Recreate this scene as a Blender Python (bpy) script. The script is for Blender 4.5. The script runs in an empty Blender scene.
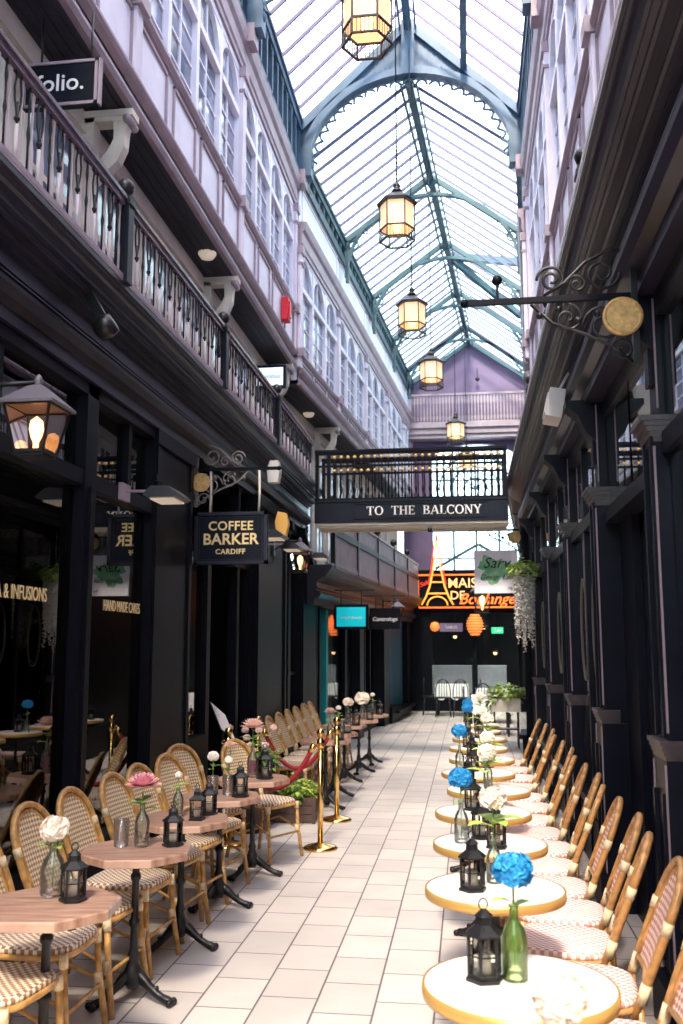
import bpy, math, random
from mathutils import Vector, Matrix
random.seed(7)
PI = math.pi
SC = bpy.context.scene
COL = SC.collection
# ------------------------------------------------------------------ camera numbers (683 x 1024)
F, VX, VY, EYE = 930.0, 468.0, 645.0, 1.72
PITCH = math.atan((VY-512)/F); YAW = math.atan((VX-341.5)/(F/math.cos(PITCH)))
YB, SL = 13.7, 0.0724          # the arcade bends to the right at YB
CX = -0.77                     # centre line of the arcade

def bendx(x, y): return x + SL*(y-YB) if y > YB else x

# ------------------------------------------------------------------ materials
MATS = {}
def mat(name, col, rough=0.5, metal=0.0, var=0.0, scale=8.0, bump=0.0, spec=0.5, trans=0.0, col2=None, ior=1.45, emit=None, es=0.0, coat=0.0):
    m = bpy.data.materials.new(name); m.use_nodes = True
    nt = m.node_tree; b = nt.nodes['Principled BSDF']
    b.inputs['Base Color'].default_value = (*col, 1); b.inputs['Roughness'].default_value = rough
    b.inputs['Metallic'].default_value = metal; b.inputs['Specular IOR Level'].default_value = spec
    b.inputs['Transmission Weight'].default_value = trans; b.inputs['IOR'].default_value = ior
    b.inputs['Coat Weight'].default_value = coat
    if emit: b.inputs['Emission Color'].default_value = (*emit, 1); b.inputs['Emission Strength'].default_value = es
    if var > 0 or bump > 0 or col2:
        tc = nt.nodes.new('ShaderNodeTexCoord'); n = nt.nodes.new('ShaderNodeTexNoise')
        n.inputs['Scale'].default_value = scale; n.inputs['Detail'].default_value = 4
        nt.links.new(tc.outputs['Object'], n.inputs['Vector'])
        if var > 0 or col2:
            r = nt.nodes.new('ShaderNodeValToRGB'); r.color_ramp.elements[0].position = .35; r.color_ramp.elements[1].position = .65
            a = col2 if col2 else tuple(c*(1-var) for c in col)
            r.color_ramp.elements[0].color = (*a, 1); r.color_ramp.elements[1].color = (*[min(1, c*(1+var*.4)) for c in col], 1)
            nt.links.new(n.outputs['Fac'], r.inputs['Fac']); nt.links.new(r.outputs['Color'], b.inputs['Base Color'])
        if bump > 0:
            bp = nt.nodes.new('ShaderNodeBump'); bp.inputs['Strength'].default_value = bump; bp.inputs['Distance'].default_value = .01
            nt.links.new(n.outputs['Fac'], bp.inputs['Height']); nt.links.new(bp.outputs['Normal'], b.inputs['Normal'])
    MATS[name] = m
    return m

def weave(name, a, b, su, axis, gap=None):
    """woven rattan: fine checks of two strand colours"""
    m = mat(name, a, .55, spec=.3); nt = m.node_tree; bs = nt.nodes['Principled BSDF']
    tc = nt.nodes.new('ShaderNodeTexCoord'); mp = nt.nodes.new('ShaderNodeMapping')
    mp.inputs['Scale'].default_value = (0 if axis == 'yz' else 1, 1, 0 if axis == 'xy' else 1)
    if axis == 'yz': mp.inputs['Rotation'].default_value = (PI/4, 0, 0)
    ck = nt.nodes.new('ShaderNodeTexChecker'); ck.inputs['Scale'].default_value = su
    ck.inputs['Color1'].default_value = (*a, 1); ck.inputs['Color2'].default_value = (*b, 1)
    mp.inputs['Location'].default_value = (.0031, .0037, .0041)
    nt.links.new(tc.outputs['Object'], mp.inputs['Vector']); nt.links.new(mp.outputs['Vector'], ck.inputs['Vector'])
    nt.links.new(ck.outputs['Color'], bs.inputs['Base Color'])
    bp = nt.nodes.new('ShaderNodeBump'); bp.inputs['Strength'].default_value = .5; bp.inputs['Distance'].default_value = .004
    nt.links.new(ck.outputs['Fac'], bp.inputs['Height']); nt.links.new(bp.outputs['Normal'], bs.inputs['Normal'])
    return m

def thin_glass(name, tint, refl=0.5, rough=0.0, diff=0.0, dcol=(.8, .85, .9)):
    """flat pane: clear, with fresnel mirror reflection"""
    m = bpy.data.materials.new(name); m.use_nodes = True; nt = m.node_tree; nt.nodes.clear()
    out = nt.nodes.new('ShaderNodeOutputMaterial'); tr = nt.nodes.new('ShaderNodeBsdfTransparent'); tr.inputs['Color'].default_value = (*tint, 1)
    gl = nt.nodes.new('ShaderNodeBsdfGlossy'); gl.inputs['Roughness'].default_value = rough; gl.inputs['Color'].default_value = (1, 1, 1, 1)
    fr = nt.nodes.new('ShaderNodeFresnel'); fr.inputs['IOR'].default_value = 1.5
    mu = nt.nodes.new('ShaderNodeMath'); mu.operation = 'MULTIPLY'; mu.inputs[1].default_value = refl*2; mu.use_clamp = True
    nt.links.new(fr.outputs[0], mu.inputs[0])
    mx = nt.nodes.new('ShaderNodeMixShader'); nt.links.new(mu.outputs[0], mx.inputs[0])
    src = tr.outputs[0]
    if diff > 0:
        tl = nt.nodes.new('ShaderNodeBsdfTranslucent'); tl.inputs['Color'].default_value = (*dcol, 1)
        m2 = nt.nodes.new('ShaderNodeMixShader'); m2.inputs[0].default_value = diff
        nt.links.new(tr.outputs[0], m2.inputs[1]); nt.links.new(tl.outputs[0], m2.inputs[2]); src = m2.outputs[0]
    nt.links.new(src, mx.inputs[1]); nt.links.new(gl.outputs[0], mx.inputs[2]); nt.links.new(mx.outputs[0], out.inputs[0])
    MATS[name] = m; return m

def emis(name, col, s):
    return mat(name, col, .5, emit=col, es=s)

black = mat('black_paint', (.0055, .006, .011), .45, var=.25, scale=5, spec=.13)
navy = mat('navy_paint', (.008, .010, .019), .40, var=.2, scale=4, spec=.22)
fascia_m = mat('fascia_paint', (.019, .018, .036), .36, var=.35, scale=3, spec=.5)
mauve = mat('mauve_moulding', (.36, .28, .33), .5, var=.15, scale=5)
etch = mat('etched_line', (.16, .15, .12), .6)
lit_cap = mat('lit_cap_moulding', (.085, .068, .075), .35, var=.3, scale=10)  # pilaster caps: paler than the shafts, their lit look put into the colour
white = mat('white_paint', (.81, .79, .91), .5, var=.08, scale=3)
white2 = mat('pale_panel_paint', (.74, .68, .78), .55, var=.08, scale=3)
slat_m = mat('pale_iron_slat', (.80, .72, .72), .5)
rail_m = mat('plum_handrail', (.11, .08, .13), .22, spec=.8)
cream = mat('cream_wall', (.80, .72, .62), .7, var=.1, scale=3)
soffit = mat('dark_board_soffit', (.035, .034, .05), .6, var=.2, scale=6)
blue = mat('blue_iron', (.065, .125, .20), .45, var=.2, scale=4)
teal_iron = mat('teal_iron', (.05, .10, .13), .45, var=.2, scale=4)
bar_m = mat('glazing_bar', (.12, .10, .21), .5)
purple = mat('mauve_wall', (.17, .115, .21), .8, var=.12, scale=1.5)
iron = mat('cast_iron', (.010, .010, .013), .4, var=.3, scale=30, bump=.3)
ironlt = mat('silvered_scroll', (.20, .18, .18), .5, metal=.3)
gold = mat('gold_leaf', (.78, .50, .20), .5, metal=.25, var=.25, scale=40, bump=.4)
gold_text = mat('gold_lettering', (.85, .66, .34), .5)
white_text = mat('white_lettering', (.85, .83, .85), .5)
brass = mat('polished_brass', (.85, .56, .20), .18, metal=1.0, var=.1, scale=10)
rattan = mat('rattan_cane', (.62, .34, .11), .35, var=.35, scale=25, coat=.3)
rattan2 = mat('rattan_cane_dark', (.50, .26, .09), .35, var=.35, scale=25, coat=.3)
binding = mat('pale_cane_binding', (.82, .66, .42), .5, var=.2, scale=60)
w_seat = weave('woven_seat_brown', (.86, .78, .64), (.34, .19, .10), 55, 'xy')
w_back = weave('woven_back_brown', (.86, .72, .50), (.40, .24, .12), 60, 'yz')
w_seat_r = weave('woven_seat_red', (.92, .82, .78), (.62, .32, .27), 55, 'xy')
w_back_r = weave('woven_back_red', (.88, .74, .66), (.52, .20, .15), 60, 'yz')
marble = mat('white_tabletop', (.84, .82, .78), .25, var=.05, scale=6)
tabledge = mat('brass_edge_band', (.62, .38, .12), .3, metal=.4)
red = mat('red_velvet', (.32, .015, .03), .8, var=.3, scale=40)
redbox = mat('red_plastic', (.75, .02, .04), .4)
leaf = mat('leaf_green', (.16, .34, .05), .5, var=.4, scale=30)
leaf_l = mat('leaf_light', (.42, .58, .10), .5, var=.3, scale=30)
leaf_d = mat('leaf_dark', (.04, .10, .03), .5, var=.3, scale=30)
stem_m = mat('green_stem', (.20, .34, .08), .5)
p_blue = mat('blue_petal', (.02, .30, .62), .6, var=.4, scale=60, col2=(.01, .17, .45))
p_cream = mat('cream_petal', (.95, .84, .74), .6, var=.15, scale=30)
p_pink = mat('pink_petal', (.92, .58, .60), .6, col2=(.74, .26, .38), scale=22)
p_pale = mat('pale_pink_petal', (.90, .66, .58), .6, var=.2, scale=30)
p_white = mat('white_petal', (.92, .88, .84), .6, var=.08, scale=30)
p_wist = mat('pale_wisteria_petal', (.85, .83, .78), .6, var=.2, scale=40)
candle = mat('ivory_wax', (.9, .84, .72), .5)
lamp_glass = thin_glass('lantern_pane', (.95, .93, .9), .6)
bottle = thin_glass('clear_bottle_glass', (.95, .97, .96), .45, diff=.08, dcol=(.95, 1, 1))
bottle_g = thin_glass('green_tint_glass', (.84, .95, .68), .45, diff=.14, dcol=(.75, .95, .6))
pinkwax = mat('magenta_ribbon', (.75, .05, .28), .5)
amber = mat('amber_lantern_glass', (.9, .62, .38), .4, emit=(1, .66, .36), es=.75, var=.25, scale=6)
bulb = emis('warm_bulb', (1, .40, .12), 8)
bulb2 = emis('warm_bulb_soft', (1, .55, .22), 4)
frost = mat('frosted_lamp_glass', (.9, .82, .72), .5, emit=(1, .8, .6), es=.25)
shop_glass = thin_glass('shop_window_glass', (.62, .64, .68), .75)
clear = thin_glass('clear_pane', (.9, .93, .95), .22)
roof_glass = thin_glass('roof_glass', (.97, .97, 1), .25)
roof_glass2 = thin_glass('roof_glass_tinted', (.86, 1.0, .97), .25)
upper_glass = mat('upper_window_glass', (.20, .24, .36), .08, var=.5, scale=1.2, spec=.9)
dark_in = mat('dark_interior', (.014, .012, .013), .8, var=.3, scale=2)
warm_in = mat('warm_interior', (.20, .10, .045), .8, var=.6, scale=3)
counter_m = mat('counter_wood', (.10, .05, .025), .6, var=.4, scale=6)
teal_p = mat('teal_paint', (.0, .30, .33), .45, var=.1, scale=4)
teal_d = mat('dark_teal_paint', (.0, .07, .12), .5, var=.2, scale=4)
cream_in = mat('lit_cream_room', (.80, .62, .38), .7, var=.3, scale=3)
cloth = mat('white_cloth', (.90, .88, .93), .8, var=.1, scale=6)
neon = emis('orange_neon', (1, .17, .03), 1.3)
neon_y = emis('yellow_neon', (1, .42, .07), 1.1)
neon_r = emis('red_neon', (.9, .04, .03), 1.2)
neon_w = emis('cream_letter_light', (1, .50, .20), 1.2)
exitg = emis('exit_green', (.02, .50, .20), .9)
screen = emis('backlit_white', (.75, .85, 1.0), .9)
tealsign = emis('teal_backlight', (.0, .42, .50), .65)
signwhite = mat('sign_white', (.90, .86, .95), .6)
green_blot = mat('green_watercolour', (.38, .66, .40), .7, col2=(.10, .38, .18), scale=7)
paper = mat('menu_paper', (.75, .66, .62), .6, var=.1, scale=20)
plastic_w = mat('grey_white_plastic', (.62, .60, .58), .5)
stone = mat('pale_stone', (.78, .71, .62), .8, var=.12, scale=6)

def wood(name, a, b, sc=(3, 22, 3), rough=.4):
    m = mat(name, a, rough, coat=.15); nt = m.node_tree; bs = nt.nodes['Principled BSDF']
    tc = nt.nodes.new('ShaderNodeTexCoord'); mp = nt.nodes.new('ShaderNodeMapping'); mp.inputs['Scale'].default_value = sc
    n = nt.nodes.new('ShaderNodeTexNoise'); n.inputs['Scale'].default_value = 2; n.inputs['Detail'].default_value = 6
    r = nt.nodes.new('ShaderNodeValToRGB'); r.color_ramp.elements[0].position = .3; r.color_ramp.elements[1].position = .7
    r.color_ramp.elements[0].color = (*b, 1); r.color_ramp.elements[1].color = (*a, 1)
    nt.links.new(tc.outputs['Object'], mp.inputs['Vector']); nt.links.new(mp.outputs['Vector'], n.inputs['Vector'])
    nt.links.new(n.outputs['Fac'], r.inputs['Fac']); nt.links.new(r.outputs['Color'], bs.inputs['Base Color'])
    return m
wood_top = wood('varnished_plank_top', (.56, .36, .27), (.30, .16, .115), rough=.28)
wood_box = wood('planter_wood', (.13, .075, .06), (.05, .03, .025), rough=.7)

def floor_mat():
    m = mat('stone_paving', (.6, .55, .5), .55); nt = m.node_tree; b = nt.nodes['Principled BSDF']
    tc = nt.nodes.new('ShaderNodeTexCoord'); sp = nt.nodes.new('ShaderNodeSeparateXYZ'); cb = nt.nodes.new('ShaderNodeCombineXYZ')
    nt.links.new(tc.outputs['Object'], sp.inputs[0])
    ad = nt.nodes.new('ShaderNodeMath'); ad.operation = 'ADD'; ad.inputs[1].default_value = 8*.287+.19
    nt.links.new(sp.outputs['X'], ad.inputs[0])
    nt.links.new(sp.outputs['Y'], cb.inputs['X']); nt.links.new(ad.outputs[0], cb.inputs['Y'])
    br = nt.nodes.new('ShaderNodeTexBrick'); br.inputs['Scale'].default_value = 1
    br.inputs['Brick Width'].default_value = .40; br.inputs['Row Height'].default_value = .287
    br.inputs['Mortar Size'].default_value = .006; br.inputs['Mortar Smooth'].default_value = .3
    br.inputs['Color1'].default_value = (.66, .60, .55, 1); br.inputs['Color2'].default_value = (.54, .50, .47, 1)
    br.inputs['Mortar'].default_value = (.15, .13, .13, 1); br.offset = .43
    nt.links.new(cb.outputs[0], br.inputs['Vector'])
    n = nt.nodes.new('ShaderNodeTexNoise'); n.inputs['Scale'].default_value = 2.2; n.inputs['Detail'].default_value = 8
    nt.links.new(tc.outputs['Object'], n.inputs['Vector'])
    mr = nt.nodes.new('ShaderNodeMapRange'); mr.inputs[3].default_value = .78; mr.inputs[4].default_value = 1.12
    nt.links.new(n.outputs['Fac'], mr.inputs[0])
    vm = nt.nodes.new('ShaderNodeVectorMath'); vm.operation = 'SCALE'
    nt.links.new(br.outputs['Color'], vm.inputs[0]); nt.links.new(mr.outputs[0], vm.inputs['Scale'])
    nt.links.new(vm.outputs[0], b.inputs['Base Color'])
    bp = nt.nodes.new('ShaderNodeBump'); bp.inputs['Strength'].default_value = .35; bp.inputs['Distance'].default_value = .004; bp.invert = True
    nt.links.new(br.outputs['Fac'], bp.inputs['Height']); nt.links.new(bp.outputs['Normal'], b.inputs['Normal'])
    return m
paving = floor_mat()

# ------------------------------------------------------------------ mesh helpers
class MB:
    def __init__(s): s.v = []; s.f = []; s.sm = []
    def add(s, vs, fs, smooth=False):
        o = len(s.v); s.v += [tuple(v) for v in vs]; s.f += [tuple(i+o for i in f) for f in fs]; s.sm += [smooth]*len(fs); return s
    def box(s, x0, x1, y0, y1, z0, z1):
        if x0 > x1: x0, x1 = x1, x0
        if y0 > y1: y0, y1 = y1, y0
        if z0 > z1: z0, z1 = z1, z0
        return s.add([(x0, y0, z0), (x1, y0, z0), (x1, y1, z0), (x0, y1, z0), (x0, y0, z1), (x1, y0, z1), (x1, y1, z1), (x0, y1, z1)],
                     [(0, 3, 2, 1), (4, 5, 6, 7), (0, 1, 5, 4), (1, 2, 6, 5), (2, 3, 7, 6), (3, 0, 4, 7)])
    def bar(s, a, b, w, h=None, up=(0, 0, 1)):
        h = h or w; a, b = Vector(a), Vector(b); d = (b-a).normalized(); upv = Vector(up)
        if abs(d.dot(upv)) > .98: upv = Vector((0, 1, 0))
        x = d.cross(upv).normalized()*w/2; y = x.cross(d).normalized()*h/2
        vs = [p+q for p in (a, b) for q in (-x-y, x-y, x+y, -x+y)]
        return s.add(vs, [(0, 3, 2, 1), (4, 5, 6, 7), (0, 1, 5, 4), (1, 2, 6, 5), (2, 3, 7, 6), (3, 0, 4, 7)])
    def tube(s, pts, r, n=8, closed=False):
        pts = [Vector(p) for p in pts]; m = len(pts)
        rs = r if isinstance(r, (list, tuple)) else [r]*m
        vs = []; prev = None
        for i, p in enumerate(pts):
            if closed: d = (pts[(i+1) % m]-pts[i-1]).normalized()
            else: d = (pts[min(i+1, m-1)]-pts[max(i-1, 0)]).normalized()
            if prev is None:
                u = d.cross(Vector((0, 0, 1)));
                if u.length < .1: u = d.cross(Vector((0, 1, 0)))
            else:
                u = prev-d*prev.dot(d)
            u.normalize(); prev = u; w = d.cross(u)
            for k in range(n):
                t = 2*PI*k/n; vs.append(p+(u*math.cos(t)+w*math.sin(t))*rs[i])
        fs = []
        for i in range(m if closed else m-1):
            j = (i+1) % m
            for k in range(n): fs.append((i*n+k, i*n+(k+1) % n, j*n+(k+1) % n, j*n+k))
        if not closed: fs += [tuple(range(n-1, -1, -1)), tuple((m-1)*n+k for k in range(n))]
        return s.add(vs, fs, True)
    def lathe(s, c, prof, n=16, smooth=True, rot=0):
        vs = []; m = len(prof)
        for r, z in prof:
            for k in range(n):
                t = 2*PI*k/n+rot; vs.append((c[0]+r*math.cos(t), c[1]+r*math.sin(t), c[2]+z))
        fs = []
        for i in range(m-1):
            for k in range(n): fs.append((i*n+k, i*n+(k+1) % n, (i+1)*n+(k+1) % n, (i+1)*n+k))
        if prof[0][0] > 1e-4: fs.append(tuple(range(n-1, -1, -1)))
        if prof[-1][0] > 1e-4: fs.append(tuple((m-1)*n+k for k in range(n)))
        return s.add(vs, fs, smooth)
    def ball(s, c, r, n=10, sq=1.0):
        return s.lathe(c, [(max(1e-5, r*math.sin(PI*i/n)), -r*sq*math.cos(PI*i/n)) for i in range(n+1)], n+2)
    def prism(s, poly, axis, a, b):
        """poly: 2D points in the two other axes; extruded along axis from a to b"""
        n = len(poly)
        def P(p, t):
            return {'x': (t, p[0], p[1]), 'y': (p[0], t, p[1]), 'z': (p[0], p[1], t)}[axis]
        vs = [P(p, a) for p in poly]+[P(p, b) for p in poly]
        fs = [tuple(range(n-1, -1, -1)), tuple(range(n, 2*n))]+[(i, (i+1) % n, n+(i+1) % n, n+i) for i in range(n)]
        return s.add(vs, fs)
    def strip(s, A, B, axis, a, b):
        """band between two polylines A and B (2D), extruded along axis"""
        for i in range(len(A)-1):
            s.prism([A[i], A[i+1], B[i+1], B[i]], axis, a, b)
        return s
    def quad(s, p): return s.add(p, [tuple(range(len(p)))])
    def build(s, name, m, parent=None, bend=False, bevel=0, rf=True):
        vs = [(bendx(v[0], v[1]), v[1], v[2]) for v in s.v] if bend else s.v
        me = bpy.data.meshes.new(name); me.from_pydata(vs, [], s.f); me.update()
        me.polygons.foreach_set('use_smooth', s.sm)
        if rf:
            import bmesh
            bm = bmesh.new(); bm.from_mesh(me); bmesh.ops.recalc_face_normals(bm, faces=bm.faces); bm.to_mesh(me); bm.free()
        me.materials.append(m)
        o = bpy.data.objects.new(name, me); COL.objects.link(o)
        if parent: o.parent = parent
        if bevel:
            bv = o.modifiers.new('bevel', 'BEVEL'); bv.width = bevel; bv.segments = 2; bv.limit_method = 'ANGLE'
        return o

USED = set()
def tag(o, label=None, cat=None, group=None, kind=None):
    if label: o['label'] = label
    if cat: o['category'] = cat
    if group: o['group'] = group
    if kind: o['kind'] = kind
    return o
def thing(name, label, cat, loc=(0, 0, 0), rz=0.0, group=None):
    o = bpy.data.objects.new(name, None); COL.objects.link(o); o.empty_display_size = .1
    o.location = loc; o.rotation_euler = (0, 0, rz)
    return tag(o, label, cat, group)
def copy_tree(o, parent=None, loc=None, rz=None, label=None):
    c = o.copy(); COL.objects.link(c)
    if parent: c.parent = parent
    if loc is not None: c.location = loc
    if rz is not None: c.rotation_euler = (0, 0, rz)
    if label: c['label'] = label
    for ch in list(o.children): copy_tree(ch, c)
    return c
def struct(o): o['kind'] = 'structure'; return o
TEXTN = 0
def text(body, size, m, parent, loc, rot, name='lettering', ext=.002, shear=0.0, bold=0.0, align='CENTER', space=1.0, sx=1.0):
    cu = bpy.data.curves.new('t', 'FONT'); cu.body = body; cu.size = size; cu.extrude = ext; cu.shear = shear
    cu.offset = bold; cu.align_x = align; cu.align_y = 'CENTER'; cu.space_character = space; cu.resolution_u = 3
    to = bpy.data.objects.new('t', cu); COL.objects.link(to)
    dg = bpy.context.evaluated_depsgraph_get(); dg.update()
    me = bpy.data.meshes.new_from_object(to.evaluated_get(dg)); me.name = name
    bpy.data.objects.remove(to); bpy.data.curves.remove(cu)
    me.materials.clear(); me.materials.append(m)
    if sx != 1.0: me.transform(Matrix.Diagonal((sx, 1, 1, 1)))
    M = Matrix.Translation(loc) @ Matrix.Rotation(rot[2], 4, 'Z') @ Matrix.Rotation(rot[1], 4, 'Y') @ Matrix.Rotation(rot[0], 4, 'X')
    me.transform(M)
    o = bpy.data.objects.new(name, me); COL.objects.link(o)
    if parent: o.parent = parent
    return o

# ================================================================== SETTING
def U(side, u): return CX+side*u
Y0 = -5.0
fl = MB(); fl.box(-9, 9, Y0-2, 30, -.1, 0); struct(fl.build('floor', paving))

# ---- fascia and cornice above the shopfronts (one long moulded piece a side)
FP = [(2.35, 3.42), (1.62, 3.42), (1.62, 3.50), (1.56, 3.52), (1.53, 3.56), (1.525, 3.585), (1.545, 3.59), (1.545, 3.60), (1.53, 3.605), (1.53, 3.615), (1.60, 3.63), (1.60, 3.66), (1.575, 3.665), (1.575, 3.685), (1.59, 3.69),
      (1.59, 3.76), (1.565, 3.765), (1.565, 3.785), (1.53, 3.79), (1.53, 3.80), (1.515, 3.805), (1.515, 3.82), (1.47, 3.825), (1.47, 3.835), (1.455, 3.84), (1.455, 3.86), (1.43, 3.865), (1.43, 3.885), (1.415, 3.89), (1.40, 3.92), (1.385, 3.93), (1.385, 3.945), (1.37, 3.95), (1.37, 3.965), (1.355, 3.97), (1.355, 4.0), (1.40, 4.01), (2.35, 4.01)]
def sweep(side, prof, y0, y1, name, m, bend=False):
    mb = MB(); mb.prism([(U(side, u), z) for u, z in prof], 'y', y0, y1)
    return mb.build(name, m, bend=bend)
struct(sweep(-1, FP, Y0, YB, 'trim_1', fascia_m)); struct(sweep(1, FP, Y0, YB, 'trim_2', fascia_m))
FP2 = [(max(u-.14, 1.21) if u < 2.3 else u, z-1.10) for u, z in FP]
struct(sweep(-1, FP2, YB, 27, 'trim_3', fascia_m, True)); struct(sweep(1, FP, YB, 27, 'trim_4', black, True))
# pale top edge of the cornice
for i, s in enumerate((-1, 1)):
    for k, (a, b) in enumerate(((Y0, YB), (YB, 27))):
        dz, du = (-1.10, -.14) if (s < 0 and k) else (0, 0)
        struct(sweep(s, [(1.352+du, 4.005+dz), (1.352+du, 4.03+dz), (1.42+du, 4.03+dz), (1.42+du, 4.005+dz)], a, b, 'trim_%d' % (5+i*2+k), mauve if s < 0 else white2, True))

# ---- upper facades
PIL1 = [-3.9, -.4, 3.1, 6.6, 10.1, 13.6]
PIL2 = [13.7, 16.6, 19.45, 22.3, 25.15, 27.0]
WN = [0]
def facade(side, pil, u, zb, zs, zt, zc, nl, idx, bend, zfr=None):
    nm = 'left' if side < 0 else 'right'
    y0, y1 = pil[0], pil[-1]
    def ub(mb, u0, u1, ya, yb, z0, z1): mb.box(U(side, u0), U(side, u1), ya, yb, z0, z1)
    W = MB(); PF = MB()
    ub(W, u, u+.12, y0, y1, zb, zs); ub(W, u, u+.12, y0, y1, zt, zfr or zc)
    # panels: stiles and rails standing proud of the band
    for a, b in zip(pil[:-1], pil[1:]):
        w = (b-a)/nl
        for k in range(nl):
            p0, p1 = a+k*w+.12, a+(k+1)*w-.06
            z0, z1 = zb+.26, zs-.10
            for q in ((p0, p1, z0, z0+.025), (p0, p1, z1-.025, z1), (p0, p0+.025, z0, z1), (p1-.025, p1, z0, z1)):
                ub(PF, u-.022, u, *q[:2], *q[2:])
        if zfr:
            for q in ((a+.15, b-.1, zfr-.06, zfr-.03), (a+.15, b-.1, zc+.08, zc+.11), (a+.15, a+.18, zc+.08, zfr-.03), (b-.13, b-.1, zc+.08, zfr-.03)):
                ub(W, u-.018, u, *q[:2], *q[2:])
    struct(W.build('wall_%s_upper' % nm, white, bend=bend)); struct(PF.build('trim_%d' % (150+idx), mauve, bend=bend))
    # mouldings
    M = MB()
    def sw(prof): M.prism([(U(side, q), z) for q, z in prof], 'y', y0, y1)
    sw([(u+.02, zb-.02), (u-.03, zb-.02), (u-.05, zb+.02), (u-.05, zb+.05), (u, zb+.07), (u, zb+.16), (u-.05, zb+.19), (u-.07, zb+.22), (u-.07, zb+.245), (u, zb+.25), (u+.02, zb+.25)])
    sw([(u+.1, zs-.06), (u-.03, zs-.06), (u-.06, zs-.02), (u-.06, zs+.01), (u+.1, zs+.03)])
    sw([(u+.1, zc-.42), (u-.03, zc-.42), (u-.03, zc-.36), (u-.05, zc-.34), (u-.05, zc-.16), (u-.09, zc-.12), (u-.11, zc-.05), (u-.12, zc), (u+.1, zc+.02)])
    struct(M.build('trim_%d' % (20+idx), mauve, bend=bend))
    if zfr:
        M = MB(); M.prism([(U(side, q), z) for q, z in [(u+.1, zfr-.03), (u-.02, zfr-.03), (u-.06, zfr+.04), (u+.1, zfr+.05)]], 'y', y0, y1)
        struct(M.build('trim_%d' % (40+idx), mauve, bend=bend))
    # pilasters
    P = MB(); Cp = MB()
    for y in pil:
        ub(P, u-.05, u, y-.07, y+.07, zs, zc-.42); ub(P, u-.05, u, y-.07, y+.07, zb+.25, zs-.06)
        ub(Cp, u-.10, u, y-.10, y+.10, zs-.08, zs+.05); ub(Cp, u-.08, u, y-.09, y+.09, zc-.55, zc-.42)
        ub(Cp, u-.07, u, y-.085, y+.085, zt-.25, zt-.21)
    struct(P.build('trim_%d' % (60+idx), white2, bend=bend)); struct(Cp.build('trim_%d' % (80+idx), mauve, bend=bend))
    # windows, one per bay, frame with its panes
    for a, b in zip(pil[:-1], pil[1:]):
        WN[0] += 1
        Fm = MB(); G = MB(); w = (b-a)/nl; ztr = zs+(zt-zs)*.68
        for k in range(nl):
            p0, p1 = a+k*w, a+(k+1)*w
            m0, m1 = p0+(.07 if k == 0 else .045), p1-(.07 if k == nl-1 else .045)
            ub(Fm, u, u+.10, p0, m0, zs, zt); ub(Fm, u, u+.10, m1, p1, zs, zt)
            mid = (m0+m1)/2
            ub(Fm, u+.04, u+.08, mid-.014, mid+.014, zs, zt)
            ub(Fm, u-.005, u+.10, m0, m1, ztr-.04, ztr+.04)
            for t in (.25, .5, .75): z = zs+(ztr-zs)*t; ub(Fm, u+.045, u+.075, m0, m1, z-.012, z+.012)
            ub(Fm, u+.02, u+.10, m0, m1, zs, zs+.05)
            # arched head of the transom light
            R = (m1-m0)/2; arc = [(mid-R*math.cos(t), zt-R*1.0+R*math.sin(t)) for t in [PI*i/10 for i in range(11)]]
            top = [(p[0], zt) for p in arc]
            Fm.strip(arc, top, 'x', U(side, u+.01), U(side, u+.09))
            ub(G, u+.06, u+.065, m0, m1, zs, zt)
        fo = Fm.build('window_%d' % WN[0], white, bend=bend); struct(fo)
        G.build('window_pane', upper_glass, fo, bend=bend)

facade(-1, PIL1, 1.81, 5.95, 6.88, 8.50, 9.0, 4, 1, False)
facade(1, PIL1, 1.81, 5.20, 6.30, 8.50, 9.0, 4, 2, False)
facade(-1, PIL2, 1.75, 5.71, 6.20, 7.86, 8.34, 3, 3, True, 8.98)
facade(1, PIL2, 1.75, 5.71, 6.20, 7.86, 8.34, 3, 4, True, 8.98)
# end return of the first facade
mb = MB(); mb.box(U(-1, 1.81), U(-1, 2.3), 13.5, 13.66, 5.95, 9.0); struct(mb.build('wall_left_return', white))
mb = MB(); mb.box(U(1, 1.81), U(1, 2.3), 13.5, 13.66, 4.0, 9.0); struct(mb.build('wall_right_return', white))

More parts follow.
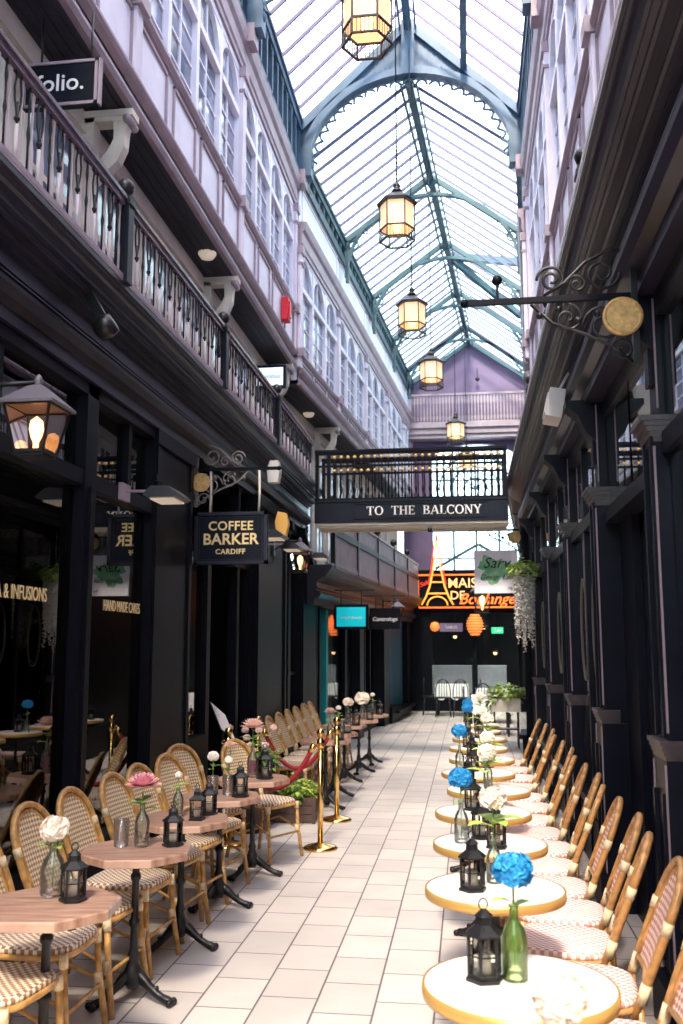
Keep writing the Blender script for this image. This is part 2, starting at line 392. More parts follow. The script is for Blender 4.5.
# ---- gallery wall behind the left balcony and soffit
def gallery(side, y0, y1, u0, u1, zs, ys, idx, bend, zf=4.0):
    def ub(mb, a, b, ya, yb, z0, z1): mb.box(U(side, a), U(side, b), ya, yb, z0, z1)
    nm = 'left' if side < 0 else 'right'
    W = MB(); ub(W, u1, u1+.1, y0, y1, zf, zs+.1)
    ub(W, u1-.03, u1, y0, y1, zs-.16, zs-.02); ub(W, u1-.05, u1, y0, y1, zs-.22, zs-.18)
    struct(W.build('wall_%s_gallery' % nm, cream, bend=bend))
    S = MB(); ub(S, u0+.02, u1, y0, y1, zs-.025, zs+.05)
    k = 0
    v = u0+.07
    while v < u1: ub(S, v, v+.008, y0, y1, zs-.037, zs-.02); v += .08
    struct(S.build('ceiling_gallery', soffit, bend=bend))
    for a, b in zip(ys[:-1], ys[1:]):
        n = 3; w = (b-a)/n
        for k in range(n):
            WN[0] += 1; Fm = MB(); G = MB(); p0 = a+k*w+.12; p1 = a+(k+1)*w-.12
            zt = zs-.35
            ub(Fm, u1-.04, u1, p0, p0+.06, zf+.05, zt); ub(Fm, u1-.04, u1, p1-.06, p1, zf+.05, zt); ub(Fm, u1-.04, u1, p0, p1, zt-.06, zt)
            ub(Fm, u1-.03, u1, p0, p1, 5.0, 5.05); ub(Fm, u1-.03, u1, (p0+p1)/2-.015, (p0+p1)/2+.015, zf+.05, zt); ub(Fm, u1-.04, u1, p0, p1, zf+.05, zf+.35)
            ub(G, u1-.012, u1-.004, p0+.06, p1-.06, zf+.35, zt-.06)
            f = Fm.build('window_%d' % WN[0], cream, bend=bend); struct(f); G.build('window_pane', upper_glass, f, bend=bend)
gallery(-1, Y0, YB, 1.81, 2.20, 5.95, PIL1, 1, False)
gallery(-1, YB, 27, 1.75, 2.20, 5.72, PIL2, 2, True, 2.95)
gallery(1, YB, 27, 1.75, 2.20, 5.70, [13.7, 16.6], 4, True)
mb = MB(); mb.box(U(1, 1.79), U(1, 1.9), Y0, YB, 4.0, 5.2); struct(mb.build('wall_right_gallery', white))
# brown boards visible between consoles at the far balcony
# ---- consoles carrying the overhang
def console(side, y, u0, u1, zs, lab, bend=False):
    x = U(side, u0); s = side
    t = thing('console_bracket', lab, 'bracket', (bendx(x, y), y, zs), 0, 'carved console brackets under the overhang')
    m = MB(); w = u1-u0
    out = [(s*(-.02), -.02), (s*0.02, -.16), (s*.03, -.30), (s*.08, -.42), (s*.18, -.52), (s*.30, -.60), (s*w, -.72)]
    inn = [(s*(.13), -.02), (s*.12, -.14), (s*.12, -.24), (s*.17, -.34), (s*.25, -.43), (s*.34, -.50), (s*w, -.56)]
    m.strip(out, inn, 'y', -.05, .05)
    m.build('scroll', stone, t)
    m = MB(); m.box(s*(-.04), s*w, -.075, .075, -.055, -.002); m.box(s*(-.02), s*w, -.06, .06, -.09, -.05); m.build('cap', stone, t)
    m = MB(); m.tube([(s*-.0, -.09, -.09), (s*-.0, .09, -.09)], .035, 10); m.build('volute', mauve, t)
    m = MB(); m.box(s*(w-.10), s*w, -.06, .06, -1.3, -.05); m.build('post', stone, t)
    return t
ords = ['nearest', 'second', 'third', 'fourth', 'fifth', 'sixth', 'seventh', 'eighth', 'ninth', 'tenth', 'eleventh', 'twelfth', 'thirteenth', 'fourteenth', 'fifteenth', 'sixteenth']
console(-1, 6.6, 1.81, 2.19, 5.915, 'carved cream console bracket under the overhang right of the folio sign')
console(-1, 10.0, 1.81, 2.19, 5.915, 'carved cream console bracket above the third balcony post, near the white round lamp')
console(-1, 13.4, 1.81, 2.19, 5.915, 'carved cream console at the far end of the first overhang by the white hanging sign')
console(-1, 16.6, 1.75, 2.17, 5.685, 'small cream console beneath the far facade beyond the footbridge', True)

# ---- roof
EA1, RG1, HW1 = 9.98, 11.62, 1.74
EA2, RG2, HW2 = 9.45, 10.72, 1.70
def roof(y0, y1, ze, zr, hw, gl, name, barm, step, purl=()):
    g = MB()
    for s in (-1, 1):
        g.quad([(CX, y0, zr), (CX, y1, zr), (U(s, hw), y1, ze), (U(s, hw), y0, ze)])
    o = g.build(name, gl, bend=True, rf=False); struct(o)
    b = MB(); y = y0+step/2
    while y < y1:
        for s in (-1, 1): b.bar((CX, y, zr-.02), (U(s, hw), y, ze-.02), .030, .045)
        y += step
    b.build('glazing_bars', barm, o, bend=True)
    r = MB(); r.box(CX-.06, CX+.06, y0, y1, zr-.17, zr-.01); r.box(CX-.035, CX+.035, y0, y1, zr-.21, zr-.17)
    r.box(CX-.14, CX-.11, y0, y1, zr-.20, zr-.14); r.box(CX+.11, CX+.14, y0, y1, zr-.20, zr-.14)
    r.build('ridge_beam', blue if ze > 9.6 else teal_iron, o, bend=True)
    p = MB()
    for s, t in purl:
        x = CX+s*hw*t; z = zr-(zr-ze)*t; p.box(x-.05, x+.05, y0, y1, z-.16, z-.03)
    if purl: p.build('purlin', blue, o, bend=True)
roof(Y0, YB, EA1, RG1, HW1, roof_glass, 'ceiling_glass_near', bar_m, .44, ((1, .5),))
roof(YB, 27, EA2, RG2, HW2, roof_glass2, 'ceiling_glass_far', bar_m, .40)

def clerestory(side, y0, y1, u, z0, z1, m, nm, step):
    def ub(mb, a, b, ya, yb, c, d): mb.box(U(side, a), U(side, b), ya, yb, c, d)
    B = MB(); ub(B, u, u+.10, y0, y1, z0, z0+.15); ub(B, u-.02, u+.1, y0, y1, z1-.16, z1+.02); ub(B, u-.05, u+.1, y0, y1, z1-.04, z1+.02)
    y = y0
    while y < y1-.05:
        e = min(y+step, y1); ub(B, u, u+.07, y, y+.06, z0, z1)
        mid = (y+.06+e)/2; R = (e-y-.06)/2
        arc = [(mid-R*math.cos(t), z1-.16-R+R*math.sin(t)) for t in [PI*i/8 for i in range(9)]]
        B.strip(arc, [(p[0], z1-.15) for p in arc], 'x', U(side, u+.01), U(side, u+.05))
        y = e
    o = B.build('wall_%s_clerestory' % nm, m, bend=True); struct(o)
    G = MB(); ub(G, u+.075, u+.09, y0, y1, z0, z1); G.build('louvre_panel', navy, o, bend=True)
clerestory(-1, Y0, YB, 1.72, 9.0, EA1, blue, 'left', .35)
clerestory(1, Y0, YB, 1.72, 9.0, EA1, blue, 'right', .35)
clerestory(-1, YB, 27, 1.68, 8.98, EA2, teal_iron, 'left', .36)
clerestory(1, YB, 27, 1.68, 8.98, EA2, teal_iron, 'right', .36)

# ---- great arch trusses with scalloped edge
def arch_truss(y, lab, n):
    hw, ze, zr = HW1, EA1-.05, RG1-.03
    N = 36; aw, zb, h = 1.60, 9.20, 1.46
    A = []; O = []
    for i in range(N+1):
        t = PI*i/N; x = -aw*math.cos(t); A.append((CX+x, zb+h*math.sin(t) if 0 < i < N else zb))
        xo = -hw*math.cos(t)*1.0; zo = min(zr-(zr-ze)*abs(xo)/hw, 99)
        O.append((CX+xo, zo if 0 < i < N else zb-.05))
    band = [(a[0]+(a[0]-CX)*.0, a[1]+.0) for a in A]
    m = MB(); m.strip(A, O, 'y', y-.03, y+.03); o = m.build('trim_%d' % n, blue); struct(o)
    # heavier arched rib and rafters in front of the web
    m = MB(); R2 = [(CX+(a[0]-CX)*1.0, a[1]) for a in A]
    R3 = [(CX-(aw+.13)*math.cos(PI*i/N), zb+(h+.12)*math.sin(PI*i/N) if 0 < i < N else zb) for i in range(N+1)]
    m.strip(R2, R3, 'y', y-.10, y+.10)
    for s in (-1, 1):
        m.bar((CX, y, zr-.05), (U(s, hw), y, ze-.05), .2, .13); m.box(U(s, hw-.02), U(s, hw-.20), y-.115, y+.115, 9.05, zb+.35)
    m.box(CX-.10, CX+.10, y-.11, y+.11, zb+h, zr)
    # boards of the gable web
    for k in range(-7, 8):
        x = CX+k*.075; zt = zr-(zr-ze)*abs(k*.075)/hw-.12
        if zt > zb+h+.12: m.box(x-.006, x+.006, y-.045, y-.03, zb+h+.1, zt)
    m.build('rib', blue, o)
    # cusps hanging from the soffit of the arch
    for i in range(1, 22):
        t = PI*i/22; c = Vector((CX-(aw-.02)*math.cos(t), y, zb+(h-.02)*math.sin(t))); r = MB()
        nx, nz = math.cos(t), -math.sin(t)*.9; tx, tz = -nz, nx
        pts = []
        for k in range(7):
            q = -1+k/3.0; d = .085*(q*q)**1.0*-1+.0
            pts.append((c.x+tx*q*.095+nx*(.11-.085*(1-q*q)), y, c.z+tz*q*.095+nz*(.11-.085*(1-q*q))))
        r.tube(pts, .022, 5)
        r.ball((pts[0]), .022, 5)
        r.build('scallop', blue, o)
    for s in (-1, 1):
        f = MB(); f.lathe((U(s, aw-.02), y, 9.18), [(.02, 0), (.06, .03), (.08, .08), (.06, .14), (.03, .17)], 10); f.build('pendant', blue, o)
arch_truss(YB-.02, '', 101)
arch_truss(10.1, '', 102)
arch_truss(3.1, '', 103)
# pads under the trusses on the cornice
m = MB()
for y in (YB-.1, 10.1, 3.1, 6.6):
    for s in (-1, 1): m.box(U(s, 1.63), U(s, 1.86), y-.12, y+.12, 8.88, 9.12)
struct(m.build('trim_104', mauve))

def rib_truss(y, n):
    o = None; m = MB(); N = 24; aw, zb, h = 1.62, EA2-.75, 1.55
    A = [(CX-aw*math.cos(PI*i/N), zb+h*math.sin(PI*i/N)) for i in range(N+1)]
    B = [(CX-(aw+.05)*math.cos(PI*i/N), zb+(h+.06)*math.sin(PI*i/N)) for i in range(N+1)]
    m.strip(A, B, 'y', y-.04, y+.04)
    for s in (-1, 1):
        m.bar((CX, y, RG2-.07), (U(s, HW2), y, EA2-.05), .08, .10)
        m.tube([(U(s, 1.50)+.09*math.cos(t), y, EA2-.10+.09*math.sin(t)) for t in [2*PI*i/12 for i in range(12)]], .018, 5, True)
        m.tube([(U(s, 1.27)+.05*math.cos(t), y, EA2+.16+.05*math.sin(t)) for t in [2*PI*i/10 for i in range(10)]], .014, 5, True)
        m.bar((U(s, 1.62), y, EA2-.02), (U(s, 1.62), y, zb-.1), .06, .08)
    m.ball((CX, y, RG2-.16), .11, 8)
    struct(m.build('trim_%d' % n, teal_iron, bend=True))
for i, y in enumerate((16.9, 19.9, 22.9, 25.6)): rib_truss(y, 110+i)
m = MB(); m.bar((CX, 20.6, RG2-.1), (U(1, 1.65), 20.6, RG2-.35), .16, .16); m.bar((CX+.1, 20.6, RG2-.2), (U(1, 1.6), 21.6, EA2), .12, .14)
struct(m.build('trim_115', teal_iron, bend=True))

# ---- gable end wall
EX = lambda x: x   # coordinates measured straight at the end
ye = 27.0
cxe = bendx(CX, ye)
m = MB()
m.prism([(cxe-1.85, 7.60), (cxe+1.85, 7.60), (cxe+1.85, EA2+.0), (cxe, RG2+.02), (cxe-1.85, EA2)], 'y', ye, ye+.2)
m.box(cxe-2.0, -.98, ye, ye+.2, 3.4, 7.6)
# arched opening for the great window
arc = [(.30-1.28*math.cos(PI*i/16), 7.05+.52*math.sin(PI*i/16)) for i in range(17)]
m.strip(arc, [(p[0], 7.62) for p in arc], 'y', ye, ye+.2); m.box(1.58, cxe+2.2, ye, ye+.2, 3.4, 7.62)
struct(m.build('wall_end', purple))
m = MB(); m.box(cxe-1.9, cxe+1.9, ye-.5, ye+.0, 7.78, 8.05); m.box(cxe-1.9, cxe+1.9, ye-.56, ye-.5, 7.95, 8.08)
m.box(cxe-1.9, cxe+1.9, ye-.45, ye, 7.66, 7.80); struct(m.build('trim_116', mauve))
for s in (-1, 1):
    m = MB(); m.bar((cxe, ye-.12, RG2-.1), (cxe+s*1.8, ye-.12, EA2-.1), .10, .12); struct(m.build('trim_%d' % (118+s), teal_iron))
# great arched window with glazing bars
WN[0] += 1; m = MB()
for x in (-.98, -.35, .30, .95, 1.58): m.box(x-.03, x+.03, ye+.04, ye+.12, 3.4, 7.5)
for z in (3.45, 4.2, 5.0, 5.8, 6.5): m.box(-1.0, 1.6, ye+.04, ye+.10, z-.02, z+.02)
for r in (.35, .7, 1.05): m.tube([(.30-r*math.cos(PI*i/14), ye+.07, 6.2+r*math.sin(PI*i/14)) for i in range(15)], .025, 5)
for k in range(1, 8): t = PI*k/8; m.bar((.30, ye+.07, 6.2), (.30+1.25*math.cos(t), ye+.07, 6.2+1.25*math.sin(t)), .03, .03)
m.bar((-.9, ye+.02, 3.9), (.35, ye+.02, 4.6), .10, .08); m.bar((.35, ye+.02, 4.6), (1.5, ye+.02, 3.9), .10, .08)
wo = m.build('window_%d' % WN[0], teal_iron); struct(wo)
m = MB(); m.box(-1.0, 1.6, ye+.13, ye+.135, 3.4, 7.56); m.build('window_pane', clear, wo)


# balcony of the gable
def gable_balcony():
    t = thing('gable_balcony_railing', 'mauve balcony railing across the purple gable at the far end', 'railing', (cxe, ye-.5, 8.05))
    m = MB(); m.box(-1.75, 1.75, -.03, .03, .86, .92); m.build('handrail', mauve, t)
    m = MB(); m.box(-1.75, 1.75, -.02, .02, .04, .08); m.build('bottom_rail', mauve, t)
    b = MB(); b.box(-.018, .018, -.01, .01, .08, .86); b.box(-.03, .03, -.012, .012, .62, .80); b.box(-.03, .03, -.012, .012, .12, .24)
    b = b.build('baluster', mauve, t); b.location.x = -1.7
    for k in range(1, 38): c = b.copy(); COL.objects.link(c); c.parent = t; c.location.x = -1.7+k*.092
gable_balcony()
m = MB(); m.lathe((0, 0, 0), [(.02, -.05), (.07, 0), (.05, .06), (.02, .10)], 10); m.box(-.012, .012, -.012, .012, .1, .35); m.box(-.012, .012, 0, .18, .33, .35)
o = m.build('gable_lamp', iron); o.location = (.42, ye-.17, 9.45); tag(o, 'small dark lamp fixed to the purple gable wall', 'lamp')

# ================================================================== SHOPFRONTS
GL = -2.5; GR = .97
def left_front():
    # stall riser and transoms, dark painted joinery
    m = MB()
    def post(y0, y1, x1=-2.40, z0=0, z1=3.42): m.box(-2.56, x1, y0, y1, z0, z1)
    m.box(-2.56, -2.44, Y0, 6.95, 0, .42); m.box(-2.56, -2.40, Y0, 6.95, .40, .47)
    m.box(-2.55, -2.43, Y0, 6.95, 2.74, 2.84); m.box(-2.56, -2.42, Y0, 6.95, 3.34, 3.46)
    for y in (-3.5, -1.2, 1.1, 3.45): post(y, y+.12, -2.43)
    post(5.62, 5.80, -2.42); m.box(-2.42, -2.40, 5.68, 5.74, .47, 2.74)
    for y in (0, 1.2, 2.4, 3.6, 4.7): m.box(-2.44, -2.425, y+.1, y+1.0, .08, .34)
    for y in (4.5, 6.45): m.box(-2.54, -2.45, y, y+.06, 2.84, 3.34)
    struct(m.build('wall_left_shopfront', black))
    # big pier by the entrance
    m = MB(); m.box(-2.75, -2.42, 6.95, 7.98, 0, 3.45); m.box(-2.42, -2.405, 6.98, 7.05, .3, 3.3); m.box(-2.42, -2.405, 7.88, 7.95, .3, 3.3)
    m.box(-2.75, -2.37, 6.90, 8.0, 0, .28); m.box(-2.42, -2.40, 6.94, 7.98, 3.0, 3.05); m.box(-2.42, -2.39, 6.94, 7.98, 3.3, 3.42)
    struct(m.build('wall_left_pier', black))
    # panes with gilt lettering
    for i, (a, b) in enumerate(((-3.38, -1.2), (-1.08, 1.1), (1.22, 3.45), (3.57, 5.62), (5.80, 6.95))):
        WN[0] += 1; g = MB(); g.box(GL-.004, GL+.004, a, b, .47, 2.74); g.box(GL-.004, GL+.004, a, b, 2.84, 3.34)
        o = g.build('window_%d' % WN[0], shop_glass); struct(o)
        if i == 3: text('TEA & INFUSIONS', .115, gold_text, o, (GL+.008, 4.94, 2.01), (PI/2, 0, PI/2), sx=.78)
        if i == 4: text('HAND MADE CAKES', .11, gold_text, o, (GL+.008, 6.54, 1.99), (PI/2, 0, PI/2), sx=.72)
    # recessed entrance
    m = MB(); m.box(-3.30, -2.44, 7.95, 8.05, 0, 3.42); m.box(-3.35, -3.25, 8.0, 10.3, 2.5, 3.42); m.box(-3.3, -2.44, 10.2, 10.3, 0, 3.42)
    m.box(-3.35, -3.25, 8.0, 8.55, 0, .6); m.box(-3.35, -3.25, 8.55, 8.63, 0, 2.5); m.box(-3.35, -3.25, 9.62, 9.72, 0, 2.5); m.box(-3.35, -3.25, 9.72, 10.3, 0, .6)
    m.box(-2.56, -2.44, 8.6, 8.72, 0, 3.42); m.box(-2.52, -2.44, 8.0, 8.6, 0, .85); m.box(-2.52, -2.42, 8.0, 8.6, .85, .9)
    m.box(-2.54, -2.43, 8.0, 10.3, 2.55, 2.62); m.box(-2.54, -2.44, 9.75, 9.85, 0, 3.42)
    struct(m.build('wall_left_entrance', black))
    WN[0] += 1; g = MB(); g.box(GL-.004, GL+.004, 8.05, 8.6, .9, 2.55); g.box(GL-.004, GL+.004, 9.85, 10.2, .5, 2.55); struct(g.build('window_%d' % WN[0], shop_glass))
    d = MB(); d.box(-3.32, -3.27, 8.63, 9.62, 0, .5); d.box(-3.32, -3.27, 8.63, 8.75, .5, 2.5); d.box(-3.32, -3.27, 9.5, 9.62, .5, 2.5); d.box(-3.32, -3.27, 8.75, 9.5, 2.38, 2.5)
    do = d.build('door_1', black); struct(do)
    g = MB(); g.box(-3.30, -3.295, 8.75, 9.5, .5, 2.38); g.build('door_glass', shop_glass, do)
    g = MB(); g.tube([(-3.24, 9.45, .95), (-3.22, 9.45, 1.0), (-3.22, 9.45, 1.25), (-3.24, 9.45, 1.3)], .012, 6); g.build('door_handle', brass, do)
    # piers and posts beyond
    m = MB()
    for a, b, x in ((10.3, 12.0, -2.36), (12.55, 12.72, -2.42), (13.35, 14.6, -2.38)):
        m.box(-2.7, x, a, b, 0, 3.45); m.box(-2.7, x+.04, a-.02, b+.02, 0, .3); m.box(x, x+.05, a, b, 3.3, 3.42)
        if b-a > .5: m.box(x, x+.025, a+.02, a+.10, .3, 3.3); m.box(x, x+.025, b-.10, b-.02, .3, 3.3)
    m.box(-2.56, -2.44, 12.0, 13.35, 0, .5); m.box(-2.56, -2.44, 12.0, 13.35, 2.75, 2.83); m.box(-2.56, -2.44, 12, 13.35, 3.3, 3.45)
    m.box(-2.56, -2.46, 12.0, 13.35, 1.3, 1.34)
    # shop with teal frame
    m.box(-2.56, -2.44, 16.9, 17.5, 0, 3.45); m.box(-2.56, -2.44, 14.6, 17.5, 2.75, 3.45)
    m.box(-2.60, -2.28, 17.5, 17.9, 0, 3.45); m.box(-2.60, -2.26, 20.2, 20.9, 0, 3.45); m.box(-2.56, -2.44, 17.9, 20.2, 2.7, 3.45); m.box(-2.56, -2.44, 17.9, 20.2, 0, .5)
    for y in (18.4, 19.0, 19.6): m.box(-2.54, -2.46, y, y+.06, .5, 2.7)
    m.box(-2.6, -2.2, 20.9, 22.2, 0, .35); m.box(-2.56, -2.44, 20.9, 25.0, 2.8, 3.45); m.box(-2.56, -2.30, 24.2, 25.0, 0, 3.4)
    m.box(-2.56, -2.25, 21.3, 24.2, 0, .22); m.box(-2.56, -2.1, 21.3, 24.2, .20, .26)
    m.v = [(v[0], v[1], v[2] if v[1] < 14.5 or v[2] < 2.32 else (2.40 if v[2] > 3 else 2.3)) for v in m.v]
    struct(m.build('wall_left_far', black, bend=True))
    for a, b, z in ((12.0, 12.55, .5), (12.72, 13.35, .5), (17.9, 20.2, .5)):
        WN[0] += 1; g = MB(); g.box(GL-.004, GL+.004, a, b, z, 2.75 if a < 14 else 2.3)
        if a < 14: g.box(GL-.004, GL+.004, a, b, 2.83, 3.3)
        struct(g.build('window_%d' % WN[0], shop_glass, bend=True))
    m = MB(); m.box(-2.54, -2.42, 14.65, 14.80, 0, 2.3); m.box(-2.54, -2.42, 14.65, 16.9, 0, .35); m.box(-2.54, -2.42, 15.25, 15.4, .3, 2.3)
    WN[0] += 1; fo = m.build('window_%d' % WN[0], teal_p, bend=True); struct(fo)
    g = MB(); g.box(GL-.004, GL+.004, 14.8, 16.9, .35, 2.3); g.build('window_pane', clear, fo, bend=True)
    m = MB(); m.box(-2.54, -2.44, 20.9, 24.2, .2, 2.3); struct(m.build('wall_left_teal', teal_d, bend=True))
left_front()

def right_front():
    ys = [.4, 2.5, 4.62, 6.68, 8.6, 10.7, 12.9]
    for i, y in enumerate(ys):
        m = MB(); x = .88
        m.box(x, 1.2, y-.14, y+.14, 0, 1.20); m.box(x-.05, 1.2, y-.18, y+.18, 0, .22)          # pedestal
        m.box(x-.02, x, y-.11, y-.08, .28, 1.05); m.box(x-.02, x, y+.08, y+.11, .28, 1.05)
        m.box(x+.02, 1.2, y-.12, y+.12, 1.20, 2.72)                                             # shaft
        m.box(x, x+.02, y-.10, y-.07, 1.3, 2.7); m.box(x, x+.02, y+.07, y+.10, 1.3, 2.7)
        m.box(x+.05, 1.2, y-.10, y+.10, 2.70, 3.45); m.box(x+.02, x+.05, y-.05, y+.05, 2.98, 3.38)
        m.prism([(1.0, 3.44), (.72, 3.44), (.72, 3.40), (.80, 3.33), (.86, 3.2), (.95, 3.12), (1.0, 3.12)], 'y', y-.09, y+.09)
        struct(m.build('trim_%d' % (130+i), navy))
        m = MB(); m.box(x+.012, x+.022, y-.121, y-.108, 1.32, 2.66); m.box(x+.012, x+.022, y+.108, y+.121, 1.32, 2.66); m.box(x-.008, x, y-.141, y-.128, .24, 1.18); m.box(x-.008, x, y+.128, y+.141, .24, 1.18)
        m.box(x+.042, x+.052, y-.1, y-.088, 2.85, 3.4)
        struct(m.build('trim_%d' % (160+i), mauve))  # pale strips paint in the light caught along the pilaster edges
        m = MB()
        for k in range(4): m.box(x-.004-.008*k, 1.0, y-.145-.004*k, y+.145+.004*k, 1.20+.022*k, 1.222+.022*k)
        for k in range(5): m.box(x+.012-.014*k, 1.0, y-.125-.006*k, y+.125+.006*k, 2.68+.025*k, 2.705+.025*k)
        struct(m.build('trim_%d' % (140+i), lit_cap))
    # joinery between the pilasters
    for i, (a, b) in enumerate(zip(ys[:-1], ys[1:])):
        a += .14; b -= .14; m = MB()
        if i in (0, 2):      # panelled door set back a little
            m.box(1.05, 1.2, a, a+.3, 0, 2.55); m.box(1.05, 1.2, b-.45, b, 0, 2.55)
            m.box(.95, 1.2, a, b, 2.55, 2.64); m.box(.97, 1.1, a, b, 3.3, 3.45); m.box(.99, 1.03, (a+b)/2-.03, (a+b)/2+.03, 2.64, 3.3)
            struct(m.build('wall_right_shopfront', navy))
            d = MB(); p, q = a+.3, b-.45
            d.box(1.10, 1.15, p, q, 0, .9); d.box(1.10, 1.15, p, p+.12, .9, 2.55); d.box(1.10, 1.15, q-.12, q, .9, 2.55); d.box(1.10, 1.15, p, q, 2.42, 2.55)
            d.box(1.08, 1.10, p+.12, q-.12, .15, .18); d.box(1.08, 1.10, p+.12, q-.12, .72, .75)
            do = d.build('door_%d' % (2+i), navy); struct(do)
            g = MB(); g.box(1.125, 1.13, p+.12, q-.12, .9, 2.42); g.build('door_glass', shop_glass, do)
            g = MB(); g.tube([(1.09, p+.06, 1.0), (1.04, p+.06, 1.02), (1.04, p+.06, 1.28), (1.09, p+.06, 1.3)], .012, 6); g.box(1.085, 1.10, p+.02, p+.10, .95, 1.35); g.build('door_handle', brass, do)
            g = MB(); g.box(GR+.02, GR+.028, a, b, 2.64, 3.3); g.build('fanlight', shop_glass, do)
        else:
            m.box(.94, 1.1, a, b, 0, .5); m.box(.90, 1.1, a, b, .48, .54); m.box(.93, 1.1, a, b, 2.62, 2.72); m.box(.93, 1.1, a, b, 3.3, 3.45)
            m.box(.94, 1.02, (a+b)/2-.03, (a+b)/2+.03, .5, 3.4)
            m.box(.925, .94, a+.1, (a+b)/2-.1, .1, .42); m.box(.925, .94, (a+b)/2+.1, b-.1, .1, .42)
            struct(m.build('wall_right_shopfront', navy))
            WN[0] += 1; g = MB(); g.box(GR-.004, GR+.004, a, b, .54, 2.62); g.box(GR-.004, GR+.004, a, b, 2.72, 3.3)
            wo = g.build('window_%d' % WN[0], shop_glass); struct(wo)
            for yc in (a+.45, b-.45):
                g = MB(); g.tube([(GR-.008, yc+.2*math.cos(t), 1.85+.42*math.sin(t)) for t in [2*PI*k/28 for k in range(28)]], .006, 5, True)
                g.tube([(GR-.008, yc+.17*math.cos(t), 1.85+.38*math.sin(t)) for t in [2*PI*k/28 for k in range(28)]], .003, 5, True)
                g.build('etched_oval', etch, wo)
    m = MB(); m.box(.90, 1.3, Y0, .21, 0, 3.45); m.box(.90, 1.3, 13.14, 13.7, 0, 3.45); struct(m.build('wall_right_pier', navy))
    m = MB(); m.box(.80, 1.3, 13.7, 16.2, 0, 3.45); m.box(.74, 1.3, 13.75, 14.6, 0, .42); m.box(.70, 1.3, 13.7, 14.65, .40, .46)
    m.box(.97, 1.6, 16.2, 25, 0, 3.45); struct(m.build('wall_right_far', black, bend=True))
right_front()

m = MB(); m.box(-2.6, 1.2, Y0-.3, Y0, 0, 3.6); struct(m.build('wall_back_added', navy))  # unseen low wall, added to keep open sky out of the window reflections

# dark rooms behind the windows
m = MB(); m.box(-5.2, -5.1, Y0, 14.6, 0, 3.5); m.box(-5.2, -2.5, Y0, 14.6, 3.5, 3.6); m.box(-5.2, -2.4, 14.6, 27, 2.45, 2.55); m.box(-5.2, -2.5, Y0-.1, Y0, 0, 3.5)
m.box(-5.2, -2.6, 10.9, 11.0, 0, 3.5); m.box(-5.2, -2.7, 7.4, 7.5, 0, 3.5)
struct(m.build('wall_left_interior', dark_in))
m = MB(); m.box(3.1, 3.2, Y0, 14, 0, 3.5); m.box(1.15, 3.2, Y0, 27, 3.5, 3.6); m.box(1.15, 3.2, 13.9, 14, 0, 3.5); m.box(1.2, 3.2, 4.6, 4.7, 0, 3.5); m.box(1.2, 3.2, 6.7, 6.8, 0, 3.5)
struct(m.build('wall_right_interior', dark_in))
m = MB(); m.box(-3.6, -3.5, 14.6, 17.3, 0, 2.4); m.box(-3.6, -2.5, 14.5, 14.6, 0, 2.4); m.box(-3.6, -2.5, 17.2, 17.3, 0, 2.4); struct(m.build('wall_left_lit_room', cream_in))
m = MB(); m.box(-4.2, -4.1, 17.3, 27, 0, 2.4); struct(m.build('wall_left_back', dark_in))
# outer masses that close off the storeys above
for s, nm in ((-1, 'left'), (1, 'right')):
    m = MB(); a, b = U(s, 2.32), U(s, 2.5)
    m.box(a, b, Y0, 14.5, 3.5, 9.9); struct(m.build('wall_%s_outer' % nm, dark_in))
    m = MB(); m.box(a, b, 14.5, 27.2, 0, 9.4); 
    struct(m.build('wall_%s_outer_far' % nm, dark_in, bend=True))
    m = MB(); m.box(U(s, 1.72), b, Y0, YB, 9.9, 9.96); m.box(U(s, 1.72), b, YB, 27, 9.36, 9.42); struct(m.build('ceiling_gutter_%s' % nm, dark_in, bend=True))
# roof step wall between the two glass roofs
m = MB(); m.prism([(CX-1.8, EA2), (CX, RG2), (CX+1.8, EA2), (CX+1.74, EA1), (CX, RG1), (CX-1.74, EA1)], 'y', YB+.02, YB+.06)
# end shopfront under the neon sign
def end_front():
    y = 25.0; m = MB()
    m.box(-2.2, 2.2, y, y+.15, 2.55, 3.62); m.box(-2.2, -1.05, y, y+.15, 0, 2.55); m.box(-1.05, 2.2, y, y+.15, 0, .42)
    for x in (-1.05, .12, 1.3): m.box(x, x+.10, y, y+.12, .4, 2.6)
    m.box(-1.05, 2.2, y, y+.1, 2.15, 2.2); m.box(-2.2, 2.2, y-.12, y+.2, 3.6, 3.7); m.box(-2.1, -1.2, y-.02, y, .3, 2.2)
    struct(m.build('wall_end_shopfront', black))
    WN[0] += 1; g = MB(); g.box(-1.0, 1.3, y+.05, y+.06, .42, 2.55); struct(g.build('window_%d' % WN[0], clear))
    m = MB(); m.box(-2.2, 2.2, y+3, y+3.1, 0, 3.6); m.box(-2.2, 2.2, y+.1, y+3.1, 3.5, 3.6); struct(m.build('wall_end_interior', dark_in))
    c = MB()
    for k in range(40):
        x = -1.0+k*1.1/40; c.box(x, x+.012, y+.10+.02*(k % 2), y+.115+.02*(k % 2), .45, 1.18)
    c.tube([(-1.0, y+.12, 1.18), (.1, y+.12, 1.18)], .01, 5)
    o = c.build('cafe_curtain', cloth); tag(o, 'white half-height cafe curtain in the left pane of the far restaurant', 'curtain')
    c = MB()
    for k in range(28):
        x = .25+k*.75/28; c.box(x, x+.012, y+.10+.02*(k % 2), y+.115+.02*(k % 2), .45, 1.18)
    c.tube([(.25, y+.12, 1.18), (1.0, y+.12, 1.18)], .01, 5)
    o = c.build('cafe_curtain', cloth); tag(o, 'white half-height cafe curtain in the right pane of the far restaurant', 'curtain')
end_front()

